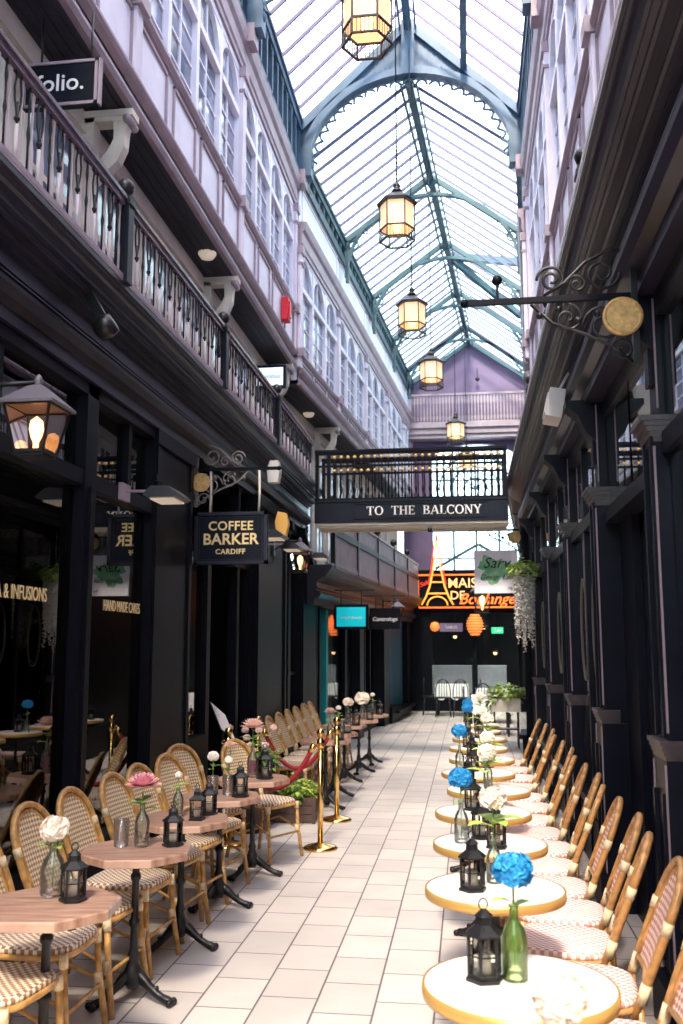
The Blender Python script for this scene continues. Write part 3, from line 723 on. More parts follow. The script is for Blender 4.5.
# ================================================================== FOOTBRIDGE
def bridge():
    y0, y1 = 12.95, 13.62; xl, xr = U(-1, 1.37), U(1, 1.37)
    t = thing('footbridge', 'dark iron footbridge spanning the arcade, lettered TO THE BALCONY', 'footbridge', (CX, y0, 3.40))
    m = MB(); m.box(-1.36, 1.36, 0, .06, .04, .35); m.box(-1.36, 1.36, -.015, 0, .33, .36); m.box(-1.36, 1.36, -.02, .0, .03, .06)
    for q in ((-.80, 1.08, .295, .305), (-.80, 1.08, .085, .095), (-.80, -.79, .085, .305), (1.07, 1.08, .085, .305)): m.box(q[0], q[1], -.012, 0, q[2], q[3])
    m.box(-1.36, 1.36, y1-y0-.06, y1-y0, .05, .35); m.build('fascia', navy, t)
    m = MB(); m.box(-1.36, 1.36, .0, y1-y0, 0, .05); m.box(-1.36, 1.36, .04, .10, -.03, 0); m.box(-1.36, 1.36, y1-y0-.1, y1-y0-.04, -.03, 0); m.build('soffit', stone, t)
    m = MB(); m.box(-1.36, 1.36, .06, y1-y0-.06, .30, .34); m.build('deck', soffit, t)
    # lettering with serifs
    L = MB(); H = .135; W = .105; th = .024; tn = .009
    def vs(x, z0=0, z1=1, w=th): L.box(x, x+w, -.004, 0, z0*H, z1*H)
    def hz(x0, x1, z, w=tn): L.box(x0, x1, -.004, 0, z*H, z*H+w if z < .5 else z*H)  if z < .5 else L.box(x0, x1, -.004, 0, z*H-w, z*H)
    def serif(x, top=True, bot=True, w=th):
        if top: hz(x-.012, x+w+.012, 1)
        if bot: hz(x-.012, x+w+.012, 0)
    def arc(cx, cz, rx, rz, t0, t1, n=14):
        A = []; B = []
        for i in range(n+1):
            t = math.radians(t0+(t1-t0)*i/n); k = abs(math.cos(t)); w = tn+(th-tn)*k
            A.append((cx+rx*math.cos(t), cz+rz*math.sin(t))); B.append((cx+(rx-w)*math.cos(t), cz+(rz-(tn+.002))*math.sin(t)))
        L.strip(A, B, 'y', -.004, 0)
    def diag(x0, z0, x1, z1, w):
        L.prism([(x0, z0*H), (x0+w, z0*H), (x1+w, z1*H), (x1, z1*H)], 'y', -.004, 0)
    def G(ch, x):
        if ch == 'T': vs(x+.042); serif(x+.042, top=False); hz(x, x+.108, 1); L.box(x, x+.01, -.004, 0, .78*H, H); L.box(x+.098, x+.108, -.004, 0, .78*H, H); return .122
        if ch == 'O': arc(x+.064, H/2, .064, H/2+.002, 0, 360, 28); return .142
        if ch == 'H': vs(x+.01); vs(x+.088); serif(x+.01); serif(x+.088); L.box(x+.01, x+.1, -.004, 0, H*.48, H*.48+tn); return .136
        if ch == 'E': vs(x+.01); hz(x, x+.09, 1); hz(x, x+.095, 0); L.box(x+.01, x+.07, -.004, 0, H*.5, H*.5+tn); L.box(x+.082, x+.09, -.004, 0, H*.8, H); L.box(x+.087, x+.095, -.004, 0, 0, H*.22); L.box(x+.064, x+.071, -.004, 0, H*.4, H*.64); return .112
        if ch == 'B': vs(x+.01); hz(x-.0, x+.06, 1); hz(x, x+.06, 0); arc(x+.05, H*.75, .042, H*.25, -90, 90); arc(x+.052, H*.26, .05, H*.26, -90, 90); L.box(x+.01, x+.055, -.004, 0, H*.5, H*.5+tn); return .118
        if ch == 'A': diag(x, 0, x+.05, 1, .012); diag(x+.092, 0, x+.048, 1, .026); L.box(x+.025, x+.09, -.004, 0, H*.32, H*.32+tn); hz(x-.014, x+.026, 0); hz(x+.08, x+.13, 0); return .134
        if ch == 'L': vs(x+.01); serif(x+.01); hz(x, x+.09, 0); L.box(x+.082, x+.09, -.004, 0, 0, H*.25); return .104
        if ch == 'C': arc(x+.062, H/2, .062, H/2+.002, 42, 318, 22); L.box(x+.104, x+.112, -.004, 0, H*.68, H); return .124
        if ch == 'N': vs(x+.012, w=.012); vs(x+.096, w=.012); diag(x+.088, 0, x+.008, 1, .026); hz(x-.006, x+.03, 1); hz(x-.002, x+.036, 0); hz(x+.084, x+.12, 1); return .13
        if ch == 'Y': vs(x+.05, 0, .5); diag(x+.048, .45, x+.0, 1, .028); diag(x+.058, .45, x+.1, 1, .012); serif(x+.05, top=False); hz(x-.01, x+.038, 1); hz(x+.084, x+.124, 1); return .12
        return .11
    x = 0
    for ch in 'TO THE BALCONY': x += G(ch, x)
    tw = x
    o = L.build('lettering', white_text, t, rf=True); o.location = (-tw/2*.93+.19, -.004, .135); o.scale = (.93, 1, .93)
    # railings, near and far
    for yy, nm in ((.03, 'near'), (y1-y0-.03, 'far')):
        m = MB(); m.box(-1.36, 1.36, yy-.035, yy+.035, 1.05, 1.09); m.box(-1.36, 1.36, yy-.02, yy+.02, 1.02, 1.05); m.build('handrail', black, t)
        m = MB(); m.box(-1.36, 1.36, yy-.015, yy+.015, .84, .87); m.build('middle_rail', black, t)
        m = MB(); m.box(-1.36, 1.36, yy-.02, yy+.02, .36, .39); m.build('bottom_rail', black, t)
        for x in (-1.33, -1.16) + ((1.33,) if nm == 'far' else (1.33,)):
            m = MB(); m.box(x-.025, x+.025, yy-.025, yy+.025, .35, 1.08); m.build('post', black, t)
        b = MB(); b.tube([(0, 0, .38), (0, 0, .44), (0, 0, .50), (0, 0, .56), (0, 0, .70), (0, 0, 1.03)], [.008, .008, .018, .008, .012, .006], 6)
        b0 = b.build('baluster', black, t)
        gs = []
        for z in ((.79, .985) if nm == 'near' else ()):
            g = MB(); g.lathe((0, 0, z), [(.0001, -.028), (.022, -.018), (.028, 0), (.018, .018), (.0001, .026)], 8); gs.append(g.build('rosette', gold, b0))
        n = 25
        b0.location = (-1.08, yy, 0)
        for k in range(1, n):
            c = b0.copy(); COL.objects.link(c); c.parent = t; c.location = (-1.08+k*.097, yy, 0)
            for g0 in gs: h = g0.copy(); COL.objects.link(h); h.parent = c
    return t
bridge()
# camera under the bridge
t = thing('security_camera', 'small grey security camera under the middle of the footbridge', 'camera', (-.50, 13.02, 3.40))
m = MB(); m.box(-.05, .05, -.03, .05, -.05, 0); m.build('housing', plastic_w, t)
m = MB(); m.lathe((0, -.035, -.085), [(.0001, -.035), (.03, -.02), (.036, 0), (.03, .03), (.0001, .04)], 12); m.build('lens_dome', iron, t)

# ================================================================== BALCONY RAILINGS
def railing_bay(side, y0, y1, lab, yshape=True, bend=False):
    x = U(side, 1.37) if side < 0 else .75; L = y1-y0
    rz = 0 if not bend else -math.atan(SL)
    t = thing('balcony_railing', lab, 'railing', (bendx(x, y0), y0, 4.02), rz, 'balcony railing bays')
    m = MB(); m.box(-.035, .035, 0, L, .525, .55); m.tube([(0, 0, .55), (0, L, .55)], .026, 8); m.box(-.02, .02, 0, L, .49, .525); m.build('handrail', rail_m, t)
    m = MB(); m.box(-.02, .02, 0, L, .0, .03); m.build('bottom_rail', mauve, t)
    m = MB(); m.box(-.045, .045, -.045, .045, -.02, .56); m.box(-.055, .055, -.055, .055, .50, .53)
    po = m.build('post', navy, t)
    m = MB(); m.lathe((0, 0, .56), [(.02, 0), (.02, .02), (.045, .035), (.058, .07), (.05, .105), (.02, .13), (.0001, .135)], 12); m.build('ball_finial', iron, po)
    pl = MB(); pl.tube([(0, 0, .03), (0, 0, .20), (0, 0, .24), (0, 0, .28), (0, 0, .36), (0, 0, .40), (0, 0, .49)], [.006, .006, .011, .006, .006, .010, .006], 6); pl = pl.build('plain_baluster', iron, t)
    yl = MB(); yl.tube([(0, 0, .03), (0, 0, .22)], .012, 6)
    yl.build('cast_baluster', slat_m, t); yb = t.children[-1] if False else None
    ylo = [c for c in t.children if c.name.startswith('cast_baluster')][-1]
    br = MB()
    for s in (-1, 1):
        br.tube([(0, 0, .22), (0, s*.008, .28), (0, s*.03, .34), (0, s*.036, .40), (0, s*.022, .46), (0, s*.03, .49)], .006, 5)
    br.tube([(0, 0, .22), (0, 0, .34)], .006, 5); br.ball((0, 0, .25), .016, 5)
    bro = br.build('branch', iron, ylo)
    bk = MB(); bk.prism([(-.022, .03), (.022, .03), (.020, .18), (.006, .24), (.006, .40), (.016, .49), (-.016, .49), (-.006, .40), (-.006, .24), (-.020, .18)], 'x', -.004, .004)
    bko = bk.build('slat', slat_m, t)
    n = int(L/.115); st = L/n
    first = {0: True, 1: True}
    for k in range(n-1):
        y = st*(k+1)
        if k % 2 == 0:
            if first[0]: o = pl; first[0] = False
            else: o = pl.copy(); COL.objects.link(o); o.parent = t
            o.location = (0, y, 0)
        else:
            if first[1]: o = ylo; first[1] = False
            else:
                o = ylo.copy(); COL.objects.link(o); o.parent = t
                b2 = bro.copy(); COL.objects.link(b2); b2.parent = o
            o.location = (0, y, 0)
        if k == 0: bko.location = (-side*(-.012), y+st/2, 0)
        else:
            c = bko.copy(); COL.objects.link(c); c.parent = t; c.location = (-side*(-.012), y+st/2, 0)
RY = [.6, 3.02, 5.43, 7.88, 10.27, 12.75]
for i, (a, b) in enumerate(zip(RY[:-1], RY[1:])):
    if i == 0: continue
    railing_bay(-1, a, b, ['', 'left balcony railing bay at the frame edge, under the folio sign', 'left balcony railing bay between the first and second ball-topped posts',
                'left balcony railing bay between the second and third ball-topped posts', 'left balcony railing bay that runs up to the footbridge'][i])
for i, (a, b) in enumerate(zip(RY[:-1], RY[1:])):
    if i < 2: continue
    railing_bay(1, a, b, ['', '', 'right balcony railing bay nearest the camera, high above the dark cornice', 'middle right balcony railing bay above the dark cornice', 'right balcony railing bay that meets the footbridge'][i])
def far_railing():
    ys = [13.9, 15.8, 17.9, 20.0, 22.1, 24.2]
    nm = ['nearest the bridge', 'second beyond the bridge', 'third beyond the bridge', 'fourth beyond the bridge', 'next to the neon sign']
    for i, (a, b) in enumerate(zip(ys[:-1], ys[1:])):
        x = U(-1, 1.24); t = thing('balcony_fence', 'boarded mauve balcony fence panel seen below the bridge, '+nm[i], 'railing', (bendx(x, a), a, 2.92), -math.atan(SL), 'boarded balcony fence panels beyond the bridge')
        L = b-a-.04; m = MB(); m.box(-.03, .03, 0, L, .84, .88); m.build('handrail', mauve, t)
        m = MB(); m.box(-.03, .03, 0, L, .46, .56); m.build('middle_band', black, t)
        m = MB(); m.box(-.02, .02, 0, L, 0, .06); n = int(L/.09)
        for k in range(n): m.box(-.008, .008, (k+.12)*L/n, (k+.88)*L/n, .06, .84)
        m.build('boarding', mauve, t)
        m = MB(); m.box(-.035, .035, -.035, .035, -.05, .92); p = m.build('post', iron, t)
        m = MB(); m.ball((0, 0, .99), .075, 10); m.build('ball_finial', iron, p)
far_railing()

# ================================================================== HANGING LANTERNS
def hang_lantern():
    t = thing('hanging_lantern', '', 'lantern', group='hanging lanterns along the ridge')
    R = .205; H = .47
    hexa = lambda r, z: [(r*math.cos(PI/3*k), r*math.sin(PI/3*k), z) for k in range(6)]
    g = MB(); g.lathe((0, 0, 0), [(R-.012, .13), (R-.012, H-.04)], 6, False); 
    g.f = g.f[:6]; g.sm = g.sm[:6]; g.build('glass', amber, t)
    m = MB()
    for k in range(6):
        a = hexa(R, 0)[k]; m.bar((a[0], a[1], -.02), (a[0], a[1], H-.02), .016, .016)
        b = hexa(R, 0)[(k+1) % 6]
        for z in (-.015, .125, H-.03): m.bar((a[0], a[1], z), (b[0], b[1], z), .014, .018)
        for j in range(1, 6):
            q = j/6; x, y = a[0]+(b[0]-a[0])*q, a[1]+(b[1]-a[1])*q
            m.bar((x, y, -.01), (x, y, .12), .007, .007)
    m.build('cage', iron, t)
    m = MB(); m.lathe((0, 0, 0), [(R+.03, H-.04), (R+.035, H-.01), (R*.8, H+.05), (.08, H+.10), (.05, H+.12)], 6, False)
    m.lathe((0, 0, 0), [(.05, H+.11), (.07, H+.13), (.05, H+.16), (.03, H+.17), (.045, H+.20), (.03, H+.23), (.012, H+.25)], 12); m.build('roof', iron, t)
    m = MB(); m.lathe((0, 0, 0), [(.02, .10), (.05, .14), (.06, .22), (.04, .30), (.015, .34)], 10); m.build('bulb', bulb2, t)
    return t
HL = hang_lantern()
hl_pos = [(7.0, .0), (10.3, 0), (13.25, 0), (16.1, 0), (21.2, 0), (24.6, 0)]
hl_lab = ['large amber hanging lantern cut off by the top edge of the frame', 'amber hanging lantern in front of the roof arch, second largest',
          'hexagonal hanging lantern left of the gilt-disc bracket tip, third in size', 'hexagonal hanging lantern in front of the purple gable wall',
          'small hanging lantern just above the footbridge handrail', 'smallest hanging lantern, seen through the footbridge railing']
for i, (y, _) in enumerate(hl_pos):
    x = bendx(CX, y)+.04; z = (6.62, 6.40, 6.27, 6.25, 6.34, 6.3)[i]
    o = HL if i == 0 else copy_tree(HL)
    o.location = (x, y, z); o['label'] = hl_lab[i]
    rz = RG1-.2 if y < YB else RG2-.2
    m = MB(); m.tube([(0, 0, .70), (0, 0, rz-z)], .008, 5)
    for k in range(10): m.ball((0, 0, .72+k*.05), .014, 4)
    m.build('chain', iron, o)

# ================================================================== SIGNS
def scroll(mb, c, r, turns, start, s=1, rad=.008, y=0):
    n = int(26*turns); mb.tube([(c[0]+s*r*(1-.8*i/n)*math.cos(start+i/n*turns*2*PI), y, c[2]+r*(1-.8*i/n)*math.sin(start+i/n*turns*2*PI)) for i in range(n+1)], rad, 5)
def bracket(name, lab, x0, y, z, L, s, disc, m_scr=ironlt, dr=.085, rz=0, ball=False):
    t = thing(name, lab, 'bracket', (x0, y, z), rz)
    m = MB(); m.box(0, s*L, -.012, .012, -.014, .014); m.ball((s*L, 0, 0), .022, 6)
    if ball: m.bar((s*(L-.16), 0, 0), (s*(L-.16), 0, .09), .014, .014); m.ball((s*(L-.16), 0, .11), .026, 8)
    m.build('arm', black, t)
    m = MB(); m.box(0, s*.03, -.02, .02, -.34, .3)
    scroll(m, (s*.16, 0, -.14), .10, 1.6, 0, s); scroll(m, (s*.33, 0, -.10), .075, 1.4, PI/2, s); scroll(m, (s*.16, 0, .12), .085, 1.5, PI, s)
    scroll(m, (s*.40, 0, .10), .07, 1.8, 0, s); scroll(m, (s*.08, 0, -.27), .06, 1.3, 0, s); scroll(m, (s*.28, 0, .07), .05, 1.4, 0, s)
    m.tube([(s*.03, 0, .22), (s*.12, 0, .24), (s*.24, 0, .18), (s*.34, 0, .08), (s*.44, 0, .02)], .009, 5)
    m.tube([(s*.03, 0, -.33), (s*.12, 0, -.25), (s*.25, 0, -.18), (s*.40, 0, -.12), (s*.5, 0, -.02)], .009, 5)
    for k in range(5): m.ball((s*(.1+.09*k), .0, -.05-.03*((k*7) % 3)), .018, 5)
    m.build('scrollwork', m_scr, t)
    if disc:
        m = MB(); n = 24; dx, dz = disc
        vs = []
        for r, yy in ((.0001, -.034), (dr*.8, -.034), (dr*.9, -.040), (dr, -.036), (dr, -.016), (.0001, -.016)):
            for k in range(n): vs.append((s*dx+r*math.cos(2*PI*k/n), yy, dz+r*math.sin(2*PI*k/n)))
        m.add(vs, [(i*n+k, i*n+(k+1) % n, (i+1)*n+(k+1) % n, (i+1)*n+k) for i in range(5) for k in range(n)], False)
        m.build('gilt_disc', gold, t)
    return t
# coffee sign on the left pier
bracket('sign_bracket', 'scrolled wrought bracket with gilt disc holding the COFFEE BARKER board', -2.44, 8.1, 3.30, .78, 1, (.065, -.12))
bt = thing('hanging_sign', 'black board lettered COFFEE BARKER CARDIFF in gold', 'sign', (-2.09, 8.1, 2.67))
m = MB(); m.box(-.335, .335, -.025, .025, -.235, .235); m.build('board', navy, bt, bevel=.004)
m = MB()
for q in ((-.335, .335, .205, .235), (-.335, .335, -.235, -.205), (-.335, -.305, -.235, .235), (.305, .335, -.235, .235)): m.box(q[0], q[1], -.037, .037, q[2], q[3])
for q in ((-.29, .29, .19, .194), (-.29, .29, -.194, -.19), (-.29, -.286, -.19, .19), (.286, .29, -.19, .19)): m.box(q[0], q[1], -.027, -.025, q[2], q[3])
m.build('frame', fascia_m, bt)
R_ = (PI/2, 0, 0)
text('COFFEE', .115, gold_text, bt, (0, -.029, .105), R_, bold=.0022, space=1.05)
text('BARKER', .14, gold_text, bt, (0, -.029, -.015), R_, bold=.003, space=1.02)
text('CARDIFF', .065, gold_text, bt, (0, -.029, -.125), R_, bold=.0015, space=1.1)
text('COFFEE', .115, gold_text, bt, (0, .029, .105), (PI/2, 0, PI), bold=.0022, space=1.05)
text('BARKER', .14, gold_text, bt, (0, .029, -.015), (PI/2, 0, PI), bold=.003, space=1.02)
text('CARDIFF', .065, gold_text, bt, (0, .029, -.125), (PI/2, 0, PI), bold=.0015, space=1.1)
for x in (-.2, .25): m = MB(); m.tube([(x, 0, .235), (x+.006, 0, .42), (x, 0, .62)], .011, 6); m.build('hanger_rope', stone, bt)
# gilt disc bracket on the right, big arm
bracket('sign_bracket', 'long black arm with large gilt disc reaching out from the right wall', (.835), 4.42, 3.38, .82, -1, (.075, -.11), iron, .094, ball=True)
# bracket holding Sarv sign
bracket('sign_bracket', 'small bracket with gilt disc holding the white and green Sarv board', .80, 13.66, 3.38, .75, -1, (.10, -.11), iron, .09)
st = thing('hanging_sign', 'white square board with green watercolour blot, lettered Sarv Design', 'sign', (.42, 13.62, 2.77))
m = MB(); m.box(-.31, .31, -.015, .015, -.31, .31); m.build('board', signwhite, st)
m = MB(); n = 40; pts = []
for k in range(n):
    a = 2*PI*k/n; r = .21+.045*math.sin(3*a+1)+.03*math.sin(7*a)+.02*math.sin(13*a); pts.append((r*1.1*math.cos(a)-.02, r*.85*math.sin(a)+.03))
m.prism(pts, 'y', -.018, -.0152)
m.build('blot', green_blot, st)
text('Sarv', .22, iron, st, (0.0, -.022, .12), R_, shear=.35, bold=.001)
text('Design Lab', .105, iron, st, (0.0, -.022, -.08), R_, shear=.35)
text('Ny', .06, iron, st, (.2, -.022, -.24), R_, shear=.35)
for x in (-.2, .2): m = MB(); m.tube([(x, 0, .31), (x, 0, .60)], .006, 5); m.build('hanger_rod', iron, st)
# folio sign under the soffit
ft = thing('hanging_sign', 'black board lettered folio. hung below the upper overhang at top left', 'sign', (-2.62, 5.45, 5.42))
m = MB(); m.box(-.26, .26, -.025, .025, -.16, .16); m.build('board', navy, ft)
m = MB()
for q in ((-.26, .26, .14, .16), (-.26, .26, -.16, -.14), (.24, .26, -.16, .16), (-.26, -.24, -.16, .16)): m.box(q[0], q[1], -.034, -.025, q[2], q[3])
m.box(.261, .275, -.02, .02, -.16, .17); m.build('frame', mauve, ft)
text('folio.', .17, white_text, ft, (.0, -.029, .0), R_, bold=.0015)
for x in (-.15, .2): m = MB(); m.tube([(x, 0, .16), (x, 0, .53)], .008, 5); m.build('hanger_rod', iron, ft)
# white sign at the end of the first facade
ft = thing('hanging_sign', 'white framed lightbox with faint blue lettering hung at the end of the first overhang', 'sign', (-2.76, 12.7, 5.53))
m = MB(); m.box(-.25, .25, -.03, .03, -.17, .17); m.build('frame', navy, ft)
m = MB(); m.box(-.21, .21, -.036, -.03, -.13, .13); m.build('panel', screen, ft)
text('curious', .10, teal_p, ft, (.02, -.042, .0), R_, shear=.3)
m = MB(); m.tube([(0, 0, .17), (0, 0, .27)], .01, 5); m.build('hanger_rod', iron, ft)
# teal sign and black neighbour, far left
def far_sign(x, y, z, w, h, body, mface, mt, size, lab, rz=0):
    t = thing('hanging_sign', lab, 'sign', (x, y, z), rz)
    m = MB(); m.box(-w/2, w/2, -.03, .03, -h/2, h/2); m.build('frame', black, t)
    m = MB(); m.box(-w/2+.045, w/2-.045, -.036, -.03, -h/2+.045, h/2-.045); m.build('panel', mface, t)
    text(body, size, mt, t, (0, -.04, -.01), R_, shear=.25, bold=.0008)
    m = MB()
    for q in (-w*.3, w*.3): m.tube([(q, 0, h/2), (q, 0, h/2+.22)], .008, 5)
    m.box(-w/2-.12, w/2+.1, -.012, .012, h/2+.22, h/2+.24); m.build('hanger_arm', iron, t)
    return t
far_sign(-1.86, 15.0, 2.17, .56, .40, 'simply beauty', tealsign, white_text, .065, 'teal lit board in black frame hanging over the far left shop')
far_sign(-1.51, 17.2, 2.20, .56, .38, 'Contrologs', black, white_text, .10, 'black board with white handwriting, right of the teal board')

# neon restaurant sign
def neon_sign():
    y = 24.85; t = thing('neon_sign', 'orange neon restaurant sign with lattice tower outline at the far end', 'sign', (.05, y, 3.13))
    m = MB(); m.box(-1.34, 1.34, 0, .06, -.45, .45); m.build('backing', black, t)
    m = MB(); m.tube([(-1.32, -.03, -.43), (1.32, -.03, -.43), (1.32, -.03, .43), (-1.32, -.03, .43)], .024, 6, True); m.build('neon_border', neon, t)
    tw = MB()  # tower
    def leg(s, off=0): return [(-.83+s*(.42-off), -.06, -.36), (-.83+s*(.30-off), -.06, -.15), (-.83+s*(.19-off*.7), -.06, .15), (-.83+s*(.10-off*.5), -.06, .6), (-.83+s*.045, -.06, 1.05), (-.83, -.06, 1.35)]
    for s in (-1, 1): tw.tube(leg(s), .026, 6)
    tw.tube([(-.83-.27*math.cos(PI*i/10), -.06, -.38+.24*math.sin(PI*i/10)) for i in range(11)], .02, 6)
    tw.tube([(-1.11, -.06, -.06), (-.55, -.06, -.06)], .022, 6); tw.tube([(-1.01, -.06, .24), (-.65, -.06, .24)], .02, 6)
    tw.build('tower_outline', neon_y, t)
    m = MB()
    for s in (-1, 1): m.tube([(p[0]+s*.045, p[1]+.01, p[2]+(.03 if i else 0)) for i, p in enumerate(leg(s))][2:], .018, 6)
    m.tube([(-.83, -.05, 1.3), (-.83, -.05, 1.5)], .03, 6); m.build('tower_halo', neon_r, t)
    text('MAISON', .36, neon_w, t, (.12, -.05, .20), R_, bold=.001)
    text('DE', .32, neon_w, t, (-.30, -.05, -.12), R_, bold=.001)
    text('Boulangery', .40, neon, t, (.62, -.07, -.22), R_, shear=.4, bold=.003)
    text('Salut', .17, neon_r, t, (-1.14, -.03, .22), (PI/2, -.4, 0), shear=.3)
neon_sign()
# orange lit fittings and exit sign in the end shop
t = thing('neon_lobster_shade', 'striped orange glowing lamp shade below the neon sign', 'lamp', (.19, 24.8, 2.23))
m = MB()
for k in range(8): w = .19*math.sin(PI*(k+1.5)/10)+.05; m.lathe((0, 0, -.26+k*.07), [(w*.8, 0), (w, .03), (w*.8, .055)], 12)
m.build('shade', emis('orange_shade', (1, .25, .06), .9), t); m = MB(); m.tube([(0, 0, .29), (0, 0, .45)], .01, 5); m.build('cord', iron, t); t.name = 'pendant_lamp'
o = MB(); o.lathe((0, 0, 0), [(.001, -.13), (.09, -.1), (.13, 0), (.09, .1), (.001, .13)], 14); o = o.build('globe_lamp', emis('orange_globe', (1, .22, .05), .9)); o.location = (-.86, 24.87, 2.20); tag(o, 'round orange glowing globe at the left of the far shopfront', 'lamp')
t = thing('projecting_sign', 'small mauve strip sign beside the orange globe', 'sign', (-.43, 24.85, 2.18)); m = MB(); m.box(-.30, .30, 0, .04, -.11, .11); m.build('board', mat('mauve_sign', (.20, .15, .28), .5), t)
text('TABLES', .10, white_text, t, (0, -.004, 0), R_)
t = thing('exit_sign', 'green running-man exit sign right of the striped lamp', 'sign', (.77, 24.9, 2.10)); m = MB(); m.box(-.15, .15, 0, .04, -.08, .08); m.build('panel', exitg, t)
m = MB(); m.ball((-.06, -.005, .04), .016, 6); m.bar((-.06, -.004, .03), (-.03, -.004, -.01), .02, .004); m.bar((-.03, -.004, -.01), (-.07, -.004, -.05), .014, .004); m.bar((-.03, -.004, -.01), (0, -.004, -.05), .014, .004)
m.box(.03, .12, -.006, 0, -.01, .01); m.prism([(.03, -.035), (.03, .035), (-.0, 0)], 'y', -.006, 0); m.build('pictogram', white_text, t)

# ================================================================== WALL LAMPS
def street_lantern(x, y, z, s, lab, wall_x, glowm=bulb):
    t = thing('wall_lantern', lab, 'lantern', (x, y, z)); H = .30*s
    def ring(r, zz): return [(r*math.cos(PI/4+PI/2*k), r*math.sin(PI/4+PI/2*k), zz) for k in range(4)]
    rb, rt = .125*s, .20*s
    g = MB(); A, B = ring(rb-.006, .02), ring(rt-.008, H)
    for k in range(4): g.quad([A[k], A[(k+1) % 4], B[(k+1) % 4], B[k]])
    g.build('glass', lamp_glass, t, rf=False)
    m = MB(); A, B = ring(rb, 0.02), ring(rt, H)
    for k in range(4): m.bar(A[k], B[k], .014*s, .014*s); m.bar(A[k], A[(k+1) % 4], .02*s, .02*s); m.bar(B[k], B[(k+1) % 4], .018*s, .02*s)
    m.lathe((0, 0, 0), [(rb*1.0, 0), (rb*1.0, .02), (rb*.3, .022)], 4, False, PI/4); m.build('frame', iron, t)
    m = MB(); m.lathe((0, 0, 0), [(rt+.04*s, H), (rt+.04*s, H+.012), (.06*s, H+.13*s), (.03*s, H+.14*s), (.0001, H+.15*s)], 4, False, PI/4)
    m.lathe((0, 0, H), [(.03*s, .13*s), (.02*s, .15*s), (.028*s, .17*s), (.012*s, .20*s), (.0001, .21*s)], 10); m.build('roof', mat('lantern_roof', (.12, .11, .14), .35), t)
    m = MB(); m.lathe((0, 0, 0), [(.012, .03), (.012, .09*s), (.03*s, .12*s), (.042*s, .17*s), (.035*s, .22*s), (.0001, .25*s)], 12); m.build('bulb', glowm, t)
    m = MB(); zz = H+.155*s; m.tube([(wall_x-x, 0, zz), (0, 0, zz)], .012, 6); m.tube([(wall_x-x, 0, zz-.12), ((wall_x-x)*.5, 0, zz)], .008, 5); m.box(wall_x-x-.01, wall_x-x+.02, -.05, .05, zz-.18, zz+.05)
    m.build('arm', iron, t)
    return t
street_lantern(-1.97, 4.0, 2.58, .78, 'large black four-sided lantern with glowing bulb at the left frame edge', -2.40)
street_lantern(-2.02, 11.2, 2.60, .85, 'pale four-sided lantern past the coffee board, on the left piers', -2.36, bulb2)
street_lantern(-1.44, 19.5, 2.26, .8, 'small pyramid-roofed lantern beyond the black handwritten board', -1.75, bulb2)
street_lantern(.24, 15.2, 2.24, 1.1, 'cream lantern hanging just behind the Sarv board', .85, bulb2)
street_lantern(-2.10, 9.2, 2.70, .6, 'little amber lantern showing under the coffee board', -2.44, bulb2)
def picture_light(x, y, z, s, lab, wall_x, rz=0):
    t = thing('picture_light', lab, 'lamp', (x, y, z), rz)
    m = MB(); m.prism([(-.10*s, -.02), (.10*s, -.02), (.13*s, 0), (.05*s, .06*s), (-.07*s, .06*s), (-.13*s, 0)], 'y', -.10*s, .22*s); m.build('shade', mat('dark_shade', (.03, .03, .04), .3), t)
    m = MB(); m.box(-.085*s, .085*s, -.06*s, .19*s, -.032, -.021); m.build('diffuser', frost, t)
    m = MB(); m.tube([(wall_x-x, .05, .05), (-.06, .05, .045)], .010, 6); m.box(wall_x-x-.01, wall_x-x+.02, -.03, .13, -.02, .10); m.build('arm', mauve, t)
picture_light(-2.10, 6.25, 2.76, 1.0, 'flat dark picture light on an arm above the cakes window', -2.42)
picture_light(-2.02, 9.6, 2.86, 1.0, 'dark flat spot lamp directly right of the coffee board', -2.42)
picture_light(-1.98, 10.4, 2.82, .9, 'dark flat spot lamp just before the pale lantern on the left', -2.40)
picture_light(-2.0, 12.6, 2.92, .9, 'dark flat spot lamp just beyond the pale lantern on the left', -2.40)
m = MB(); m.prism([(-.06, -.12), (.05, -.12), (.07, .0), (.05, .12), (-.04, .12), (-.07, .02)], 'y', 0, .12); o = m.build('wall_speaker', plastic_w); o.location = (-2.05, 9.7, 3.58); tag(o, 'cream speaker box on the left fascia above the coffee board arm', 'speaker')
m = MB(); m.prism([(-.05, -.12), (.05, -.14), (.08, .0), (.05, .12), (-.04, .14), (-.07, .02)], 'y', 0, .10); o = m.build('wall_speaker', mat('amber_box', (.75, .42, .10), .5)); o.location = (-2.0, 9.9, 3.03); tag(o, 'amber faceted box fixed above the spot lamps on the left', 'speaker')
m = MB(); m.box(-.06, .06, 0, .3, -.11, .11); m.box(-.07, -.06, .04, .26, -.08, .08); m.bar((0, .15, .1), (.06, .15, .28), .02, .02); o = m.build('alarm_box', plastic_w, bevel=.01); o.location = (.68, 6.85, 3.50); o.rotation_euler = (0, .2, 0); tag(o, 'white plastic junction box on the right cornice', 'box')
m = MB(); m.lathe((0, 0, 0), [(.02, -.08), (.065, -.065), (.075, 0), (.06, .05), (.02, .055)], 14); m.box(-.3, 0, -.02, .02, -.03, .03); o = m.build('wall_speaker', iron); o.location = (-2.12, 5.15, 3.62); o.rotation_euler = (0, PI/3, 0); tag(o, 'black round speaker on the left fascia above the tea window', 'speaker')
